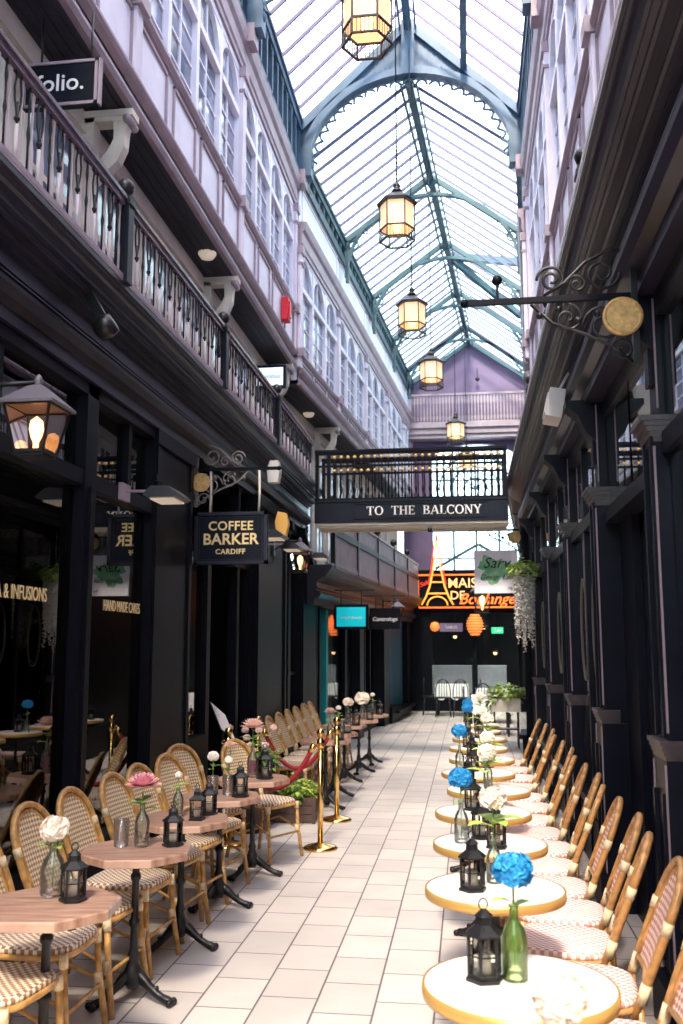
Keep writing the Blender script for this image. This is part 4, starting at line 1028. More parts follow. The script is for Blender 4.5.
# red box and round lamps
t = thing('alarm_bell_box', 'bright red alarm box on the white upper facade at left', 'alarm', (U(-1, 1.745), 12.67, 6.51)); m = MB(); m.box(-.05, .05, -.10, .10, -.17, .17); m.box(.05, .07, -.07, .07, -.12, .12); m.build('case', redbox, t, bevel=.01)
m = MB(); m.lathe((0, 0, 0), [(.0001, -.06), (.07, -.045), (.10, 0), (.10, .03)], 16); o = m.build('ceiling_lamp', frost); o.location = (-2.72, 9.3, 5.91); tag(o, 'white round lamp on the soffit between the console brackets', 'lamp')
m = MB(); m.lathe((0, 0, 0), [(.0001, -.06), (.07, -.045), (.10, 0), (.10, .03)], 16); o = m.build('ceiling_lamp', frost); o.location = (-2.66, 15.5, 5.68); tag(o, 'white round lamp under the far soffit above the footbridge end', 'lamp')

# ================================================================== CHAIRS
def make_chair(ws, wb, fr, label):
    t = thing('bistro_chair', label, 'chair')
    s = MB(); n = 24; prof = []
    pts = []
    for k in range(n):
        a = 2*PI*k/n; c, q = math.cos(a), math.sin(a)
        pts.append((.205*math.copysign(abs(c)**.55, c), .21*math.copysign(abs(q)**.55, q)))
    vs = [(p[0]*.9, p[1]*.9, .432) for p in pts]+[(p[0], p[1], .436) for p in pts]+[(p[0], p[1], .452) for p in pts]+[(p[0]*.92, p[1]*.92, .462) for p in pts]+[(p[0]*.4, p[1]*.4, .455) for p in pts]
    s.add(vs, [(i*n+k, i*n+(k+1) % n, (i+1)*n+(k+1) % n, (i+1)*n+k) for i in range(4) for k in range(n)]+[tuple(range(4*n, 5*n)), tuple(range(n-1, -1, -1))], True)
    s.build('seat', ws, t)
    r = MB(); r.tube([(p[0]*1.0, p[1]*1.0, .424) for p in pts], .013, 6, True); r.build('seat_rim', fr, t)
    for sx in (-1, 1):
        for sy in (-1, 1):
            l = MB()
            if sx > 0: l.tube([(.225, sy*.20, 0), (.19, sy*.185, .24), (.175, sy*.18, .435)], .015, 8)
            else: l.tube([(-.245, sy*.20, 0), (-.205, sy*.185, .24), (-.20, sy*.175, .47)], .015, 8)
            l.build('leg', fr, t)
    bx = lambda z: -.20-.18*((z-.45)/.45)
    arch = []
    for sy in (-1,):
        arch += [(bx(.40), -.175, .40), (bx(.5), -.18, .50), (bx(.62), -.192, .62), (bx(.72), -.188, .72)]
    N = 12
    for i in range(1, N): a = PI*i/N; z = .74+.17*math.sin(a); arch.append((bx(z), -.185*math.cos(a), z))
    arch += [(bx(.72), .188, .72), (bx(.62), .192, .62), (bx(.5), .18, .50), (bx(.40), .175, .40)]
    b = MB(); b.tube(arch, .0175, 8)
    inner = [(p[0]+.004, p[1]*.80, .50+(p[2]-.5)*.93 if p[2] > .5 else p[2]) for p in arch[1:-1]]
    b.tube(inner, .009, 6); b.tube([(bx(.52)+.004, -.15, .52), (bx(.52)-.01, 0, .515), (bx(.52)+.004, .15, .52)], .010, 6)
    b.build('back_frame', fr, t)
    w = MB(); rows = 9; L = []
    zs = [.525+(.885-.525)*i/rows for i in range(rows+1)]
    for z in zs:
        hw = .150 if z < .74 else .148*math.sqrt(max(.03, 1-((z-.74)/.152)**2))
        L.append([(bx(z)-.012*(1-(q)**2), hw*q, z) for q in (-1, -.5, 0, .5, 1)])
    vs = [p for row in L for p in row]; vs += [(p[0]-.008, p[1], p[2]) for row in L for p in row]; o5 = (rows+1)*5
    fs = []
    for i in range(rows):
        for k in range(4):
            a = i*5+k; fs.append((a, a+1, a+6, a+5)); fs.append((o5+a, o5+a+5, o5+a+6, o5+a+1))
    w.add(vs, fs, True); w.build('backrest', wb, t, rf=False)
    st = MB(); st.tube([(.20, -.19, .20), (.20, .19, .20)], .009, 6); st.tube([(-.21, -.19, .18), (-.21, .19, .18)], .009, 6)
    for sy in (-1, 1):
        st.tube([(.19, sy*.187, .22), (0, sy*.17, .30), (-.21, sy*.187, .22)], .009, 6)
        st.tube([(.185, sy*.183, .36), (.14, sy*.175, .415)], .007, 5)
    st.build('stretcher', fr, t)
    for sy in (-1, 1):
        for pq, rr in (([(.187, sy*.184, .19), (.184, sy*.183, .25)], .020), ([(.178, sy*.181, .38), (.175, sy*.18, .435)], .021),
                       ([(bx(.46), sy*.177, .45), (bx(.52), sy*.181, .52)], .020), ([(bx(.69), sy*.188, .69), (bx(.73), sy*.188, .735)], .020)):
            bi = MB(); bi.tube(pq, rr, 8); bi.build('cane_binding', binding, t)
    return t
chairL = make_chair(w_seat, w_back, rattan, '')
chairR = make_chair(w_seat_r, w_back_r, rattan2, '')
LC = [(3.38, 'rattan chair cut by the bottom left corner of the frame', .05), (3.95, 'rattan chair at the left frame edge beside the nearest plank table', .2), (4.48, 'rattan chair with arched cane back behind the cream peony', .1),
      (5.0, 'rattan chair between the cream peony and the pink dahlia', .12), (5.6, 'rattan chair left of the pink dahlia, back to the window', .05), (6.05, 'rattan chair directly behind the pink dahlia', .0),
      (6.62, 'rattan chair at the dark pier behind the white roses', -.1)]
used = [False, False]
def put_chair(which, x, y, rz, lab, grp):
    src = (chairL, chairR)[which]
    if not used[which]: o = src; used[which] = True
    else: o = copy_tree(src)
    o.location = (x, y, 0); o.rotation_euler = (0, 0, rz); o['label'] = lab; o['group'] = grp
for y, lab, rz in LC: put_chair(0, -1.88 if y > 3.6 else -1.82, y+.16, rz*.8-.16, lab, 'brown-woven rattan chairs along the left window')
put_chair(0, -1.68, 7.80, -.5, 'rattan chair whose seat shows below the farthest near-side plank table', 'brown-woven rattan chairs along the left window')
put_chair(0, -2.02, 7.34, -.5, 'rattan chair turned at an angle behind the small white rose', 'brown-woven rattan chairs along the left window')
FL = [10.1, 10.6, 11.15, 11.75, 12.3, 12.9, 13.45]
for i, y in enumerate(FL):
    put_chair(0, bendx(-1.90, y), y, -.05*(i % 3), 'rattan chair in the far left row past the brass posts, %s counting away' % ords[i].replace('nearest', 'first'), 'brown-woven rattan chairs along the left window')
RC = [2.74, 3.28, 3.84, 4.36, 4.82, 5.28, 5.76, 6.24, 6.72, 7.2, 7.75, 8.25, 8.8, 9.4, 10.0, 10.6]
RT = [2.0, 2.92, 4.01, 4.89, 5.77, 6.65, 7.5, 8.4, 9.3, 10.2, 11.1, 12.0]
RTX = [.16, .13, .09, .09, .07, .12, .06, .10, .08, .10, .08, .09]
for i, y in enumerate(RC):
    put_chair(1, .40+.02*((i*5) % 3-1), y, PI+(.05*((i*7) % 3-1)-.14 if i != 1 else .0), 'red-flecked rattan chair in the right-hand row, %s from the camera' % ords[i], 'red-flecked rattan chairs along the right wall')

# ================================================================== TABLES
def iron_base(t, H, nf=4, rot=0.0, spread=.27):
    m = MB(); m.lathe((0, 0, 0), [(.03, .06), (.048, .09), (.050, .13), (.034, .16), (.026, .19), (.030, .21), (.020, .24), (.019, .34), (.028, .355), (.028, .372), (.019, .385), (.018, .56), (.026, .572), (.026, .588), (.018, .60), (.018, H-.05), (.05, H-.03), (.10, H-.01), (.10, H)], 14)
    m.build('column', iron, t)
    m = MB()
    for k in range(2): a = PI*k/2+PI/4; c, q = math.cos(a)*.2, math.sin(a)*.2; m.bar((-c, -q, H-.012), (c, q, H-.012), .03, .018)
    m.build('top_plate', iron, t)
    for k in range(nf):
        a = rot+2*PI*k/nf; c, q = math.cos(a), math.sin(a); m = MB()
        pts = [(.02, .17), (.06, .145), (.11, .10), (.16, .062), (.205, .04), (.24, .028), (.265, .022)]
        sc = spread/.27; pts = [(r, z*.78) for r, z in pts]
        m.tube([(c*r*sc, q*r*sc, z) for r, z in pts], [.024, .026, .022, .020, .019, .023, .018], 7)
        m.tube([(c*.05*sc, q*.05*sc, .09), (c*.12*sc, q*.12*sc, .06), (c*.17*sc, q*.17*sc, .075)], .012, 5)
        for d in (-.35, 0, .35): m.ball((c*.262*sc-q*d*.06, q*.262*sc+c*d*.06, .018), .018, 6)
        m.build('foot', iron, t)
def oct_table():
    t = thing('bistro_table', '', 'table')
    m = MB(); m.lathe((0, 0, 0), [(.270, .672), (.285, .677), (.285, .708), (.279, .714)], 8, False, PI/8); m.build('tabletop', wood_top, t)
    iron_base(t, .672, 3, -.42, .225); return t
def round_table():
    t = thing('bistro_table', '', 'table')
    m = MB(); m.lathe((0, 0, 0), [(.270, .708), (.276, .712), (.276, .742), (.274, .7425)], 40); m.build('tabletop', marble, t)
    m = MB(); m.lathe((0, 0, 0), [(.276, .706), (.283, .708), (.285, .725), (.283, .742), (.276, .7435)], 40); m.f = m.f[:-2]; m.sm = m.sm[:-2]; m.build('edge_band', tabledge, t)
    iron_base(t, .708, 3, .8, .22); return t
OT = oct_table(); RTB = round_table()
LT = [(-1.66, 3.66), (-1.66, 4.66), (-1.68, 5.48), (-1.68, 6.33), (-1.65, 7.18)]
ll = ['octagonal plank table with the cream peony, nearest on the left', 'octagonal plank table holding the pink dahlia', 'octagonal plank table with the white-fronted black lantern', 'octagonal plank table with white roses and clear tumblers', 'octagonal plank table with the magenta-ribboned bottle, next to the rope']
for i, (x, y) in enumerate(LT):
    o = OT if i == 0 else copy_tree(OT); o.location = (x, y, 0); o.rotation_euler = (0, 0, .12+.07*i); o['label'] = ll[i]; o['group'] = 'octagonal plank tables on the left'
FT = [(-1.54, 10.15), (-1.56, 10.95), (-1.58, 12.0), (-1.50, 12.9), (-1.46, 13.9)]
for i, (x, y) in enumerate(FT):
    o = copy_tree(OT); o.location = (x, y, 0); o.rotation_euler = (0, 0, .3*i); o['label'] = 'far left octagonal plank table, %s past the planter box' % ords[i].replace('nearest', 'first'); o['group'] = 'octagonal plank tables on the left'
for i, (x, y) in enumerate(zip(RTX, RT)):
    o = RTB if i == 0 else copy_tree(RTB); o.location = (x, y, 0); o.rotation_euler = (0, 0, .4*i)
    o['label'] = ['round white table below the bottom frame edge under the blurred cream bloom', 'round white table nearest in full view, with lantern and green-tinted bottle'][i] if i < 2 else 'round white brass-edged table, %s in the right-hand row' % ords[i]
    o['group'] = 'round white tables on the right'

# ================================================================== TABLE LANTERNS, VASES, FLOWERS
TZ = .743
def table_lantern(sq=False):
    t = thing('table_lantern', '', 'lantern'); n = 4 if sq else 6; r0 = .062 if sq else .056; H = .15; rot = PI/4 if sq else 0
    m = MB(); m.lathe((0, 0, 0), [(r0+.012, 0), (r0+.012, .012), (r0, .016), (r0, .024)], n, False, rot); m.build('base', iron, t)
    m = MB()
    for k in range(n):
        a = rot+2*PI*k/n; b = rot+2*PI*(k+1)/n; p = (r0*math.cos(a), r0*math.sin(a)); q = (r0*math.cos(b), r0*math.sin(b))
        m.bar((*p, .02), (*p, H), .009, .009); m.bar((*p, H), (*q, H), .009, .009); m.bar((*p, .085), (*q, .085), .004, .004)
    m.build('frame', iron, t)
    g = MB(); g.lathe((0, 0, 0), [(r0-.004, .02), (r0-.004, H)], n, False, rot); g.f = g.f[:n]; g.sm = g.sm[:n]; g.build('glass', lamp_glass, t)
    m = MB(); m.lathe((0, 0, 0), [(r0+.014, H), (r0+.014, H+.006), (r0*.55, H+.035), (r0*.5, H+.06), (r0*.62, H+.062), (.008, H+.085)], n, False, rot)
    m.tube([(.016*math.cos(a), 0, H+.10+.02*math.sin(a)) for a in [2*PI*k/12 for k in range(12)]], .003, 5, True); m.build('roof', iron, t)
    m = MB(); m.lathe((0, 0, 0), [(.024, .024), (.024, .085), (.003, .087), (.002, .098)], 12); m.build('candle', candle, t)
    return t
LA = table_lantern(); LB = table_lantern(True); ul = [False, False]
def put_lantern(x, y, lab, sq=0, s=1.0, rz=.3):
    src = (LA, LB)[sq]
    if ul[sq]: o = copy_tree(src)
    else: o = src; ul[sq] = True
    o.location = (x, y, TZ); o.scale = (s, s, s); o.rotation_euler = (0, 0, rz); o['label'] = lab; o['group'] = 'black candle lanterns on the tables'
def vase(x, y, lab, kind, s=1.0):
    P = {'bottle': [(.034, 0), (.038, .006), (.038, .12), (.030, .145), (.014, .17), (.013, .205), (.017, .21), (.014, .212), (.010, .205), (.011, .17), (.026, .145), (.034, .12), (.034, .01), (.0001, .008)],
         'tumbler': [(.032, 0), (.036, .004), (.040, .13), (.037, .13), (.033, .012), (.0001, .010)],
         'decanter': [(.046, 0), (.050, .01), (.052, .10), (.040, .14), (.018, .17), (.017, .20), (.024, .21), (.020, .21), (.014, .20), (.014, .17), (.036, .138), (.047, .10), (.045, .012), (.0001, .01)]}[kind]
    m = MB(); m.lathe((0, 0, 0), [(r*s, z*s) for r, z in P], 20); o = m.build('glass_vase' if kind != 'tumbler' else 'glass_tumbler', bottle_g if 'green' in lab else bottle)
    o.location = (x, y, TZ+.001); tag(o, lab, 'vase' if kind != 'tumbler' else 'glass', 'glass vases on the tables'); return o
def petal_ball(m, c, R, n, size, lean=.55, seed=0, layers=False, sq=.85):
    rnd = random.Random(seed)
    for i in range(n):
        z = 1-2*(i+.5)/n*.82; a = i*2.39996; rr = math.sqrt(max(0, 1-z*z)); d = Vector((rr*math.cos(a), rr*math.sin(a), z))
        p = Vector(c)+Vector((d.x, d.y, d.z*sq))*R*rnd.uniform(.8, 1.0)
        u = d.cross(Vector((rnd.uniform(-1, 1), rnd.uniform(-1, 1), rnd.uniform(-1, 1)))).normalized(); v = d.cross(u)
        s = size*rnd.uniform(.8, 1.2); e = d*s*.35
        m.add([p-e*.6, p+u*s-e*.1+v*s*.1, p+u*s*.6+v*s*.6+e*.6, p+v*s+e*.2, p-u*s*.6+v*s*.6+e*.5, p-u*s+e*.1, p-v*s*.8], [(0, 1, 2), (0, 2, 3), (0, 3, 4), (0, 4, 5), (0, 5, 6), (0, 6, 1)], False)
def leafblade(m, base, d, L, W, droop=.3):
    d = Vector(d).normalized(); s = d.cross(Vector((0, 0, 1)));
    if s.length < .1: s = Vector((1, 0, 0))
    s.normalize(); vs = []; n = 5; b = Vector(base)
    for i in range(n+1):
        q = i/n; p = b+d*L*q+Vector((0, 0, -droop*L*q*q)); w = W*math.sin(PI*min(1, q*.9+.08))
        vs += [p-s*w+Vector((0, 0, w*.25)), p, p+s*w+Vector((0, 0, w*.25))]
    fs = []
    for i in range(n): fs += [(3*i, 3*i+1, 3*i+4, 3*i+3), (3*i+1, 3*i+2, 3*i+5, 3*i+4)]
    m.add(vs, fs, True)
def flower(x, y, z0, h, kind, lab, s=1.0, lv=leaf, leaves=2, lx=0.0, ly=0.0, seed=1, sizeL=.07):
    t = thing({'hydrangea': 'hydrangea', 'peony': 'peony', 'dahlia': 'dahlia', 'rose': 'rose', 'pale': 'dahlia'}[kind], lab, 'flower', (x, y, z0), seed*.7, 'flowers in the table vases')
    m = MB(); m.tube([(0, 0, 0), (lx*.4, ly*.4, h*.5), (lx, ly, h)], .0035, 5); m.build('stem', stem_m, t)
    c = (lx, ly, h+.02)
    m = MB()
    if kind == 'hydrangea': petal_ball(m, c, .062*s, 130, .017*s, seed=seed); mt = p_blue
    elif kind == 'rose': petal_ball(m, c, .028*s, 60, .016*s, seed=seed); petal_ball(m, c, .014*s, 30, .012*s, seed=seed+5); mt = p_white
    elif kind == 'peony':
        petal_ball(m, c, .060*s, 60, .036*s, seed=seed, sq=.8); petal_ball(m, (c[0], c[1], c[2]+.01*s), .042*s, 40, .026*s, seed=seed+3, sq=.9)
        mt = p_cream
    else:
        rnd = random.Random(seed)
        for ring in range(5):
            n = 14-ring
            for k in range(n):
                a = 2*PI*(k+.5*(ring % 2))/n; el = .05+ring*.3; d = Vector((math.cos(a)*math.cos(el), math.sin(a)*math.cos(el), math.sin(el)))
                leafblade(m, c, d, (.078-.007*ring)*s, .013*s, -.1)
        mt = p_pink if kind == 'dahlia' else p_pale
    m.build('bloom', mt, t, rf=False)
    if leaves:
        m = MB(); rnd = random.Random(seed+9)
        for k in range(leaves):
            a = seed+2*PI*k/leaves+rnd.uniform(-.3, .3); q = rnd.uniform(.62, .85); leafblade(m, (lx*q, ly*q, h*q), (math.cos(a), math.sin(a), .45), sizeL*rnd.uniform(.9, 1.2), sizeL*.28, .3)
        m.build('leaves', lv, t, rf=False)
    return t
Z = TZ+.02
# left tables (plank tops stand a little lower)
TZ = .716; Z = TZ+.02
vase(-1.69, 3.76, 'clear glass decanter holding the cream peony', 'decanter', 1.0); flower(-1.69, 3.76, Z, .22, 'peony', 'cream peony in clear decanter on the nearest left table', .85, leaf_l, 3, seed=2)
put_lantern(-1.575, 3.70, 'black six-sided lantern beside the cream peony decanter', 0, .82)
vase(-1.65, 4.70, 'clear bottle holding the pink dahlia', 'bottle'); flower(-1.65, 4.70, Z, .25, 'dahlia', 'pink dahlia with dark centre in bottle on plank table', 1.3, leaf, 5, seed=3, sizeL=.09)
vase(-1.75, 4.68, 'clear tumbler left of the pink dahlia bottle', 'tumbler'); put_lantern(-1.50, 4.74, 'black six-sided lantern right of the pink dahlia', 0, .80)
put_lantern(-1.58, 5.44, 'squat black lantern with white front on a plank table', 1, .75, .05); put_lantern(-1.56, 5.62, 'black lantern just behind the white-fronted one', 0, .78)
vase(-1.72, 5.52, 'clear bottle with sprig of tiny white flowers', 'bottle', .85); flower(-1.72, 5.52, Z, .20, 'rose', 'tiny white flower sprig by the white-fronted lantern', .7, leaf_l, 4, seed=4)
vase(-1.72, 6.28, 'left clear tumbler beneath the white roses', 'tumbler', 1.0); vase(-1.63, 6.34, 'right clear tumbler beneath the white roses', 'tumbler', 1.0)
put_lantern(-1.53, 6.28, 'black six-sided lantern right of the white roses and tumblers', 0, .85)
flower(-1.72, 6.28, Z, .22, 'rose', 'white rose standing in the left tumbler', 1.2, leaf, 3, seed=5); flower(-1.63, 6.34, Z, .28, 'pale', 'blush bloom standing in the right tumbler', .65, leaf_l, 4, -.0, .02, seed=6)
flower(-1.62, 6.33, Z, .20, 'rose', 'small white rose leaning right in the right tumbler', .9, leaf, 2, .05, 0, seed=7)
b = vase(-1.66, 7.20, 'slim bottle with magenta ribbon under the blush dahlia', 'bottle', 1.1)
m = MB(); m.lathe((0, 0, 0), [(.0425, .02), (.0425, .12)], 20); m.f = m.f[:8]; m.sm = m.sm[:8]; m.build('ribbon', pinkwax, b)
flower(-1.66, 7.20, Z, .33, 'pale', 'large blush dahlia with two broad leaves in slim bottle', 1.35, leaf_l, 3, seed=8, sizeL=.11); put_lantern(-1.55, 7.14, 'black six-sided lantern beside the ribboned bottle', 0, .95)
for i, (x, y) in enumerate(FT):
    nm = ords[i].replace('nearest', 'first')
    vase(x+.05, y, 'clear bottle on the %s far left plank table' % nm, 'bottle', 1.0)
    flower(x+.05, y, Z, .24, ['pale', 'rose', 'peony', 'peony', 'rose'][i], 'pale bloom on the %s far left plank table' % nm, 1.0 if i != 3 else 1.5, leaf_l, 4, seed=20+i)
    put_lantern(x+.16, y-.08, 'black lantern on the %s far left plank table' % nm, i % 2, .85)
TZ = .743; Z = TZ+.02
# right tables
vase(.17, 2.02, 'clear bottle below the frame edge under the blurred cream bloom', 'bottle', .9); flower(.17, 2.02, Z, .235, 'peony', 'blurred cream bloom rising over the bottom frame edge', .85, leaf_l, 0, 0, 0, seed=30)
bpy.data.objects[-1] if False else None
right = [  # table index, blue?, flower offset, lantern offset
    (1, 'hydrangea', (-.01, .03), (-.10, .02), 1.0, 'green-tinted bottle under the nearest blue hydrangea'),
    (2, 'peony', (.0, .08), (-.09, -.05), 1.0, 'slim bottle under the leafy cream flower'),
    (3, 'hydrangea', (-.14, -.02), (-.04, .10), 1.0, 'clear bottle under the second blue hydrangea'),
    (4, 'peony', (.03, .0), (-.06, .05), 1.0, 'bottle under the second cream flower'),
    (5, 'peony', (.0, .05), (-.14, .0), .9, 'bottle under the third cream flower'),
    (6, 'hydrangea', (-.14, .0), (-.04, .08), 1.0, 'clear bottle under the third blue hydrangea'),
    (7, 'peony', (.05, .0), (-.08, .0), 1.0, 'bottle under the fourth cream flower'),
    (8, 'peony', (.04, .05), (-.1, 0), .9, 'bottle under the fifth cream flower'),
    (9, 'hydrangea', (-.12, 0), (-.0, .05), 1.0, 'clear bottle under the fourth blue hydrangea'),
    (10, 'hydrangea', (-.10, 0), (.02, .05), 1.0, 'clear bottle under the fifth blue hydrangea'),
    (11, 'peony', (.05, 0), (-.1, .05), 1.0, 'bottle under the farthest cream flower')]
cnt = {'hydrangea': 0, 'peony': 0}
for ti, kd, fo, lo, s, vl in right:
    x, y = RTX[ti], RT[ti]; nm = ords[cnt[kd]]; cnt[kd] += 1
    if kd == 'hydrangea':
        vase(x+fo[0], y+fo[1], vl, 'bottle', 1.0 if ti == 1 else .95); flower(x+fo[0], y+fo[1], Z, .27, kd, 'blue hydrangea in a bottle on the right-hand row, %s of the blue ones' % nm, 1.0*s, leaf_l, 2, seed=40+ti)
    else:
        vase(x+fo[0], y+fo[1], vl, 'bottle', .85); flower(x+fo[0], y+fo[1], Z, .30, kd, 'cream peony above light leaves on the right-hand row, %s of the cream ones' % nm, .85*s, leaf_l, 5, seed=40+ti, sizeL=.13)
    put_lantern(x+lo[0], y+lo[1], 'black lantern on the %s round table of the right-hand row' % ords[ti], 0, .85 if ti < 3 else .82)
put_lantern(RTX[3]+.03, RT[3]-.12, 'extra black lantern at the front of the fourth round table', 0, .8)

# ================================================================== BRASS POSTS, ROPES
def stanchion():
    t = thing('brass_stanchion', '', 'stanchion')
    m = MB(); m.lathe((0, 0, 0), [(.15, 0), (.15, .015), (.12, .03), (.04, .05), (.03, .055)], 24); m.build('base', brass, t)
    m = MB(); m.lathe((0, 0, 0), [(.024, .05), (.024, .84)], 14); m.build('pole', brass, t)
    m = MB(); m.lathe((0, 0, 0), [(.026, .84), (.034, .85), (.034, .90), (.026, .91), (.020, .925), (.034, .95), (.036, .97), (.026, .995), (.0001, 1.005)], 14)
    m.tube([(.045+.016*math.cos(a), 0, .875+.016*math.sin(a)) for a in [2*PI*k/10 for k in range(10)]], .005, 5, True); m.build('finial', brass, t)
    return t
ST = stanchion()
sp = [((-1.28, 8.15), 'brass rope post standing in the open paving, nearest and tallest'), ((-1.32, 9.45), 'brass rope post just behind the nearest one, beside the planter'), ((-2.10, 8.16), 'brass rope post mostly hidden behind the plank tables at left'), ((-2.14, 9.5), 'brass rope post behind the planter near the left piers')]
for i, (p, lab) in enumerate(sp):
    o = ST if i == 0 else copy_tree(ST); o.location = (*p, 0); o.rotation_euler = (0, 0, PI); o['label'] = lab; o['group'] = 'brass rope posts'
def rope(a, b, lab):
    t = thing('velvet_rope', lab, 'rope', (a[0], a[1], .87)); m = MB(); pts = []
    L = (Vector(b)-Vector(a)); n = 16
    for i in range(n+1):
        q = i/n; pts.append((L[0]*q, L[1]*q, -.42*4*q*(1-q)*.9))
    m.tube(pts, .021, 8); m.build('cord', red, t)
    for i, j in ((0, 1), (n, n-1)):
        m = MB(); m.tube([pts[i], tuple(pts[i][k]+(pts[j][k]-pts[i][k])*.8 for k in range(3))], .026, 8); m.build('end_cap', brass, t)
rope((-1.335, 8.15), (-2.045, 8.16), 'red velvet rope sagging from the nearest brass post to the left')
rope((-1.375, 9.45), (-2.085, 9.5), 'red velvet rope slung behind, from the second brass post')

# ================================================================== PLANTERS, MENU STAND
def bush(name, m, c, n, spread, L, mt, t, seed=1):
    rnd = random.Random(seed); b = MB()
    for i in range(n):
        a = rnd.uniform(0, 2*PI); r = math.sqrt(rnd.random()); p = (c[0]+spread[0]*r*math.cos(a), c[1]+spread[1]*r*math.sin(a), c[2]+rnd.uniform(0, spread[2])*(1-.5*r))
        leafblade(b, p, (math.cos(a)+rnd.uniform(-.6, .6), math.sin(a)+rnd.uniform(-.6, .6), rnd.uniform(-.2, 1.0)), L*rnd.uniform(.6, 1.3), L*.3, .4)
    return b.build(name, mt, t, rf=False)
t = thing('planter_box', 'low wooden trough planter of bright green plants between the brass posts', 'planter', (-1.76, 9.42, 0))
t.scale = (.72, .9, .95)
m = MB()
for k in range(3): m.box(-.34, .34, -.19, -.165, .01+.085*k, .088+.085*k); m.box(-.34, .34, .165, .19, .01+.085*k, .088+.085*k); m.box(-.34, -.315, -.165, .165, .01+.085*k, .088+.085*k); m.box(.315, .34, -.165, .165, .01+.085*k, .088+.085*k)
for sx in (-1, 1): m.box(sx*.36, sx*.31, -.205, -.19, 0, .27)
m.build('trough', wood_box, t)
m = MB(); m.box(-.31, .31, -.16, .16, .05, .23); m.build('soil', mat('dark_soil', (.03, .02, .015), .9), t)
bush('foliage', m, (0, 0, .22), 420, (.36, .2, .26), .08, leaf_l, t, 3); bush('foliage', m, (-.05, 0, .2), 160, (.40, .24, .2), .07, leaf, t, 4)
t = thing('flower_tub', 'dark wooden tub of mixed blooms against the pier behind the ribboned bottle', 'planter', (-2.06, 8.85, 0))
m = MB(); m.lathe((0, 0, 0), [(.17, 0), (.22, .30), (.23, .60), (.21, .60), (.2, .55), (.001, .54)], 18); m.build('tub', wood_box, t)
bush('foliage', m, (0, 0, .58), 240, (.26, .26, .28), .08, leaf, t, 5)
m = MB(); rnd = random.Random(5)
for k in range(10): petal_ball(m, (rnd.uniform(-.22, .22), rnd.uniform(-.2, .2), .75+rnd.uniform(0, .2)), .035, 36, .016, seed=k)
m.build('blooms', p_pale, t, rf=False)
t = thing('menu_stand', 'slanted menu board on a black stand by the dark entrance', 'menu stand', (-2.22, 8.42, -.0), -.15)
t.scale = (.85, .85, .93)
m = MB(); m.lathe((0, 0, 0), [(.14, 0), (.14, .015), (.02, .03), (.015, .05)], 16); m.build('base', iron, t)
m = MB(); m.lathe((0, 0, 0), [(.012, .03), (.012, 1.04)], 8); m.build('pole', iron, t)
m = MB(); c = Vector((0, 0, 1.10)); u = Vector((.12, 0, -.0)); v = Vector((.0, .05, .16)); nn = Vector((0, -.01, .004))
def slab(m, c, a, b, th):
    w = a.cross(b).normalized()*th; vs = [c+s*w+i*a+j*b for s in (-1, 1) for i, j in ((-1, -1), (1, -1), (1, 1), (-1, 1))]
    m.add(vs, [(0, 3, 2, 1), (4, 5, 6, 7), (0, 1, 5, 4), (1, 2, 6, 5), (2, 3, 7, 6), (3, 0, 4, 7)])
A_, B_ = Vector((.085, 0, -.06)), Vector((-.09, .06, .12))
slab(m, c, A_*1.08, B_*1.08, .008); m.build('tray', iron, t)
m = MB(); slab(m, c-A_.cross(B_).normalized()*-.010, A_, B_, .003); m.build('menu_card', paper, t)
# planter on stand far right
t = thing('planter_stand', 'pale box planter with lime foliage on a tall stand at far right', 'planter', (.62, 16.4, 0))
m = MB()
for x in (-.2, .2):
    for y in (-.14, .14): m.box(x-.012, x+.012, y-.012, y+.012, 0, .62)
m.box(-.2, .2, -.14, .14, .30, .32); m.build('stand', iron, t)
m = MB(); m.box(-.24, .24, -.18, .18, .60, .82); m.build('box', stone, t)
bush('foliage', m, (0, 0, .80), 380, (.30, .22, .32), .10, leaf_l, t, 8)
m = MB(); rnd = random.Random(3)
for k in range(90):
    a = -.26+rnd.uniform(-.05, .1); z = rnd.uniform(.3, .85); leafblade(m, (a, rnd.uniform(-.2, .2), z), (rnd.uniform(-1, 0), rnd.uniform(-1, 1), -.3), .08, .02, .5)
m.build('trailing_foliage', leaf, t, rf=False)
# hanging wisteria at right
def hanging_plant(x, y, z, lab, s=1.0, seed=1):
    t = thing('hanging_plant', lab, 'plant', (x, y, z)); rnd = random.Random(seed)
    m = MB(); m.lathe((0, 0, 0), [(.04, -.1), (.12*s, 0), (.13*s, .03)], 14); m.tube([(0, 0, .0), (0, 0, .35)], .006, 5); m.build('basket', iron, t)
    bush('foliage', m, (0, 0, 0), 220, (.17*s, .17*s, .25*s), .085*s, leaf_l, t, seed)
    m = MB()
    for k in range(64):
        a = rnd.uniform(0, 2*PI); r = .13*s*math.sqrt(rnd.random()); L = rnd.uniform(.35, 1.05)*s
        x0, y0 = r*math.cos(a), r*math.sin(a); z0 = .05+rnd.uniform(-.05, .05)
        nn = int(L/.035)
        for j in range(nn):
            zz = z0-j*.035; q = .032*(1-.4*j/nn)
            for h in range(3):
                b = rnd.uniform(0, 2*PI); leafblade(m, (x0, y0, zz+rnd.uniform(-.015, .015)), (math.cos(b), math.sin(b), -.3), q*1.5, q*.6, .3)
    m.build('trailing_blossom', p_wist, t, rf=False)
hanging_plant(.74, 12.4, 2.62, 'hanging basket of lime leaves and trailing pale blossom on the right wall', 1.0, 3)
hanging_plant(-3.05, 4.95, 2.35, 'trailing pale blossom hanging inside the tea window', .7, 5)
hanging_plant(-3.15, 6.7, 2.30, 'trailing pale blossom hanging inside the cakes window', .7, 6)

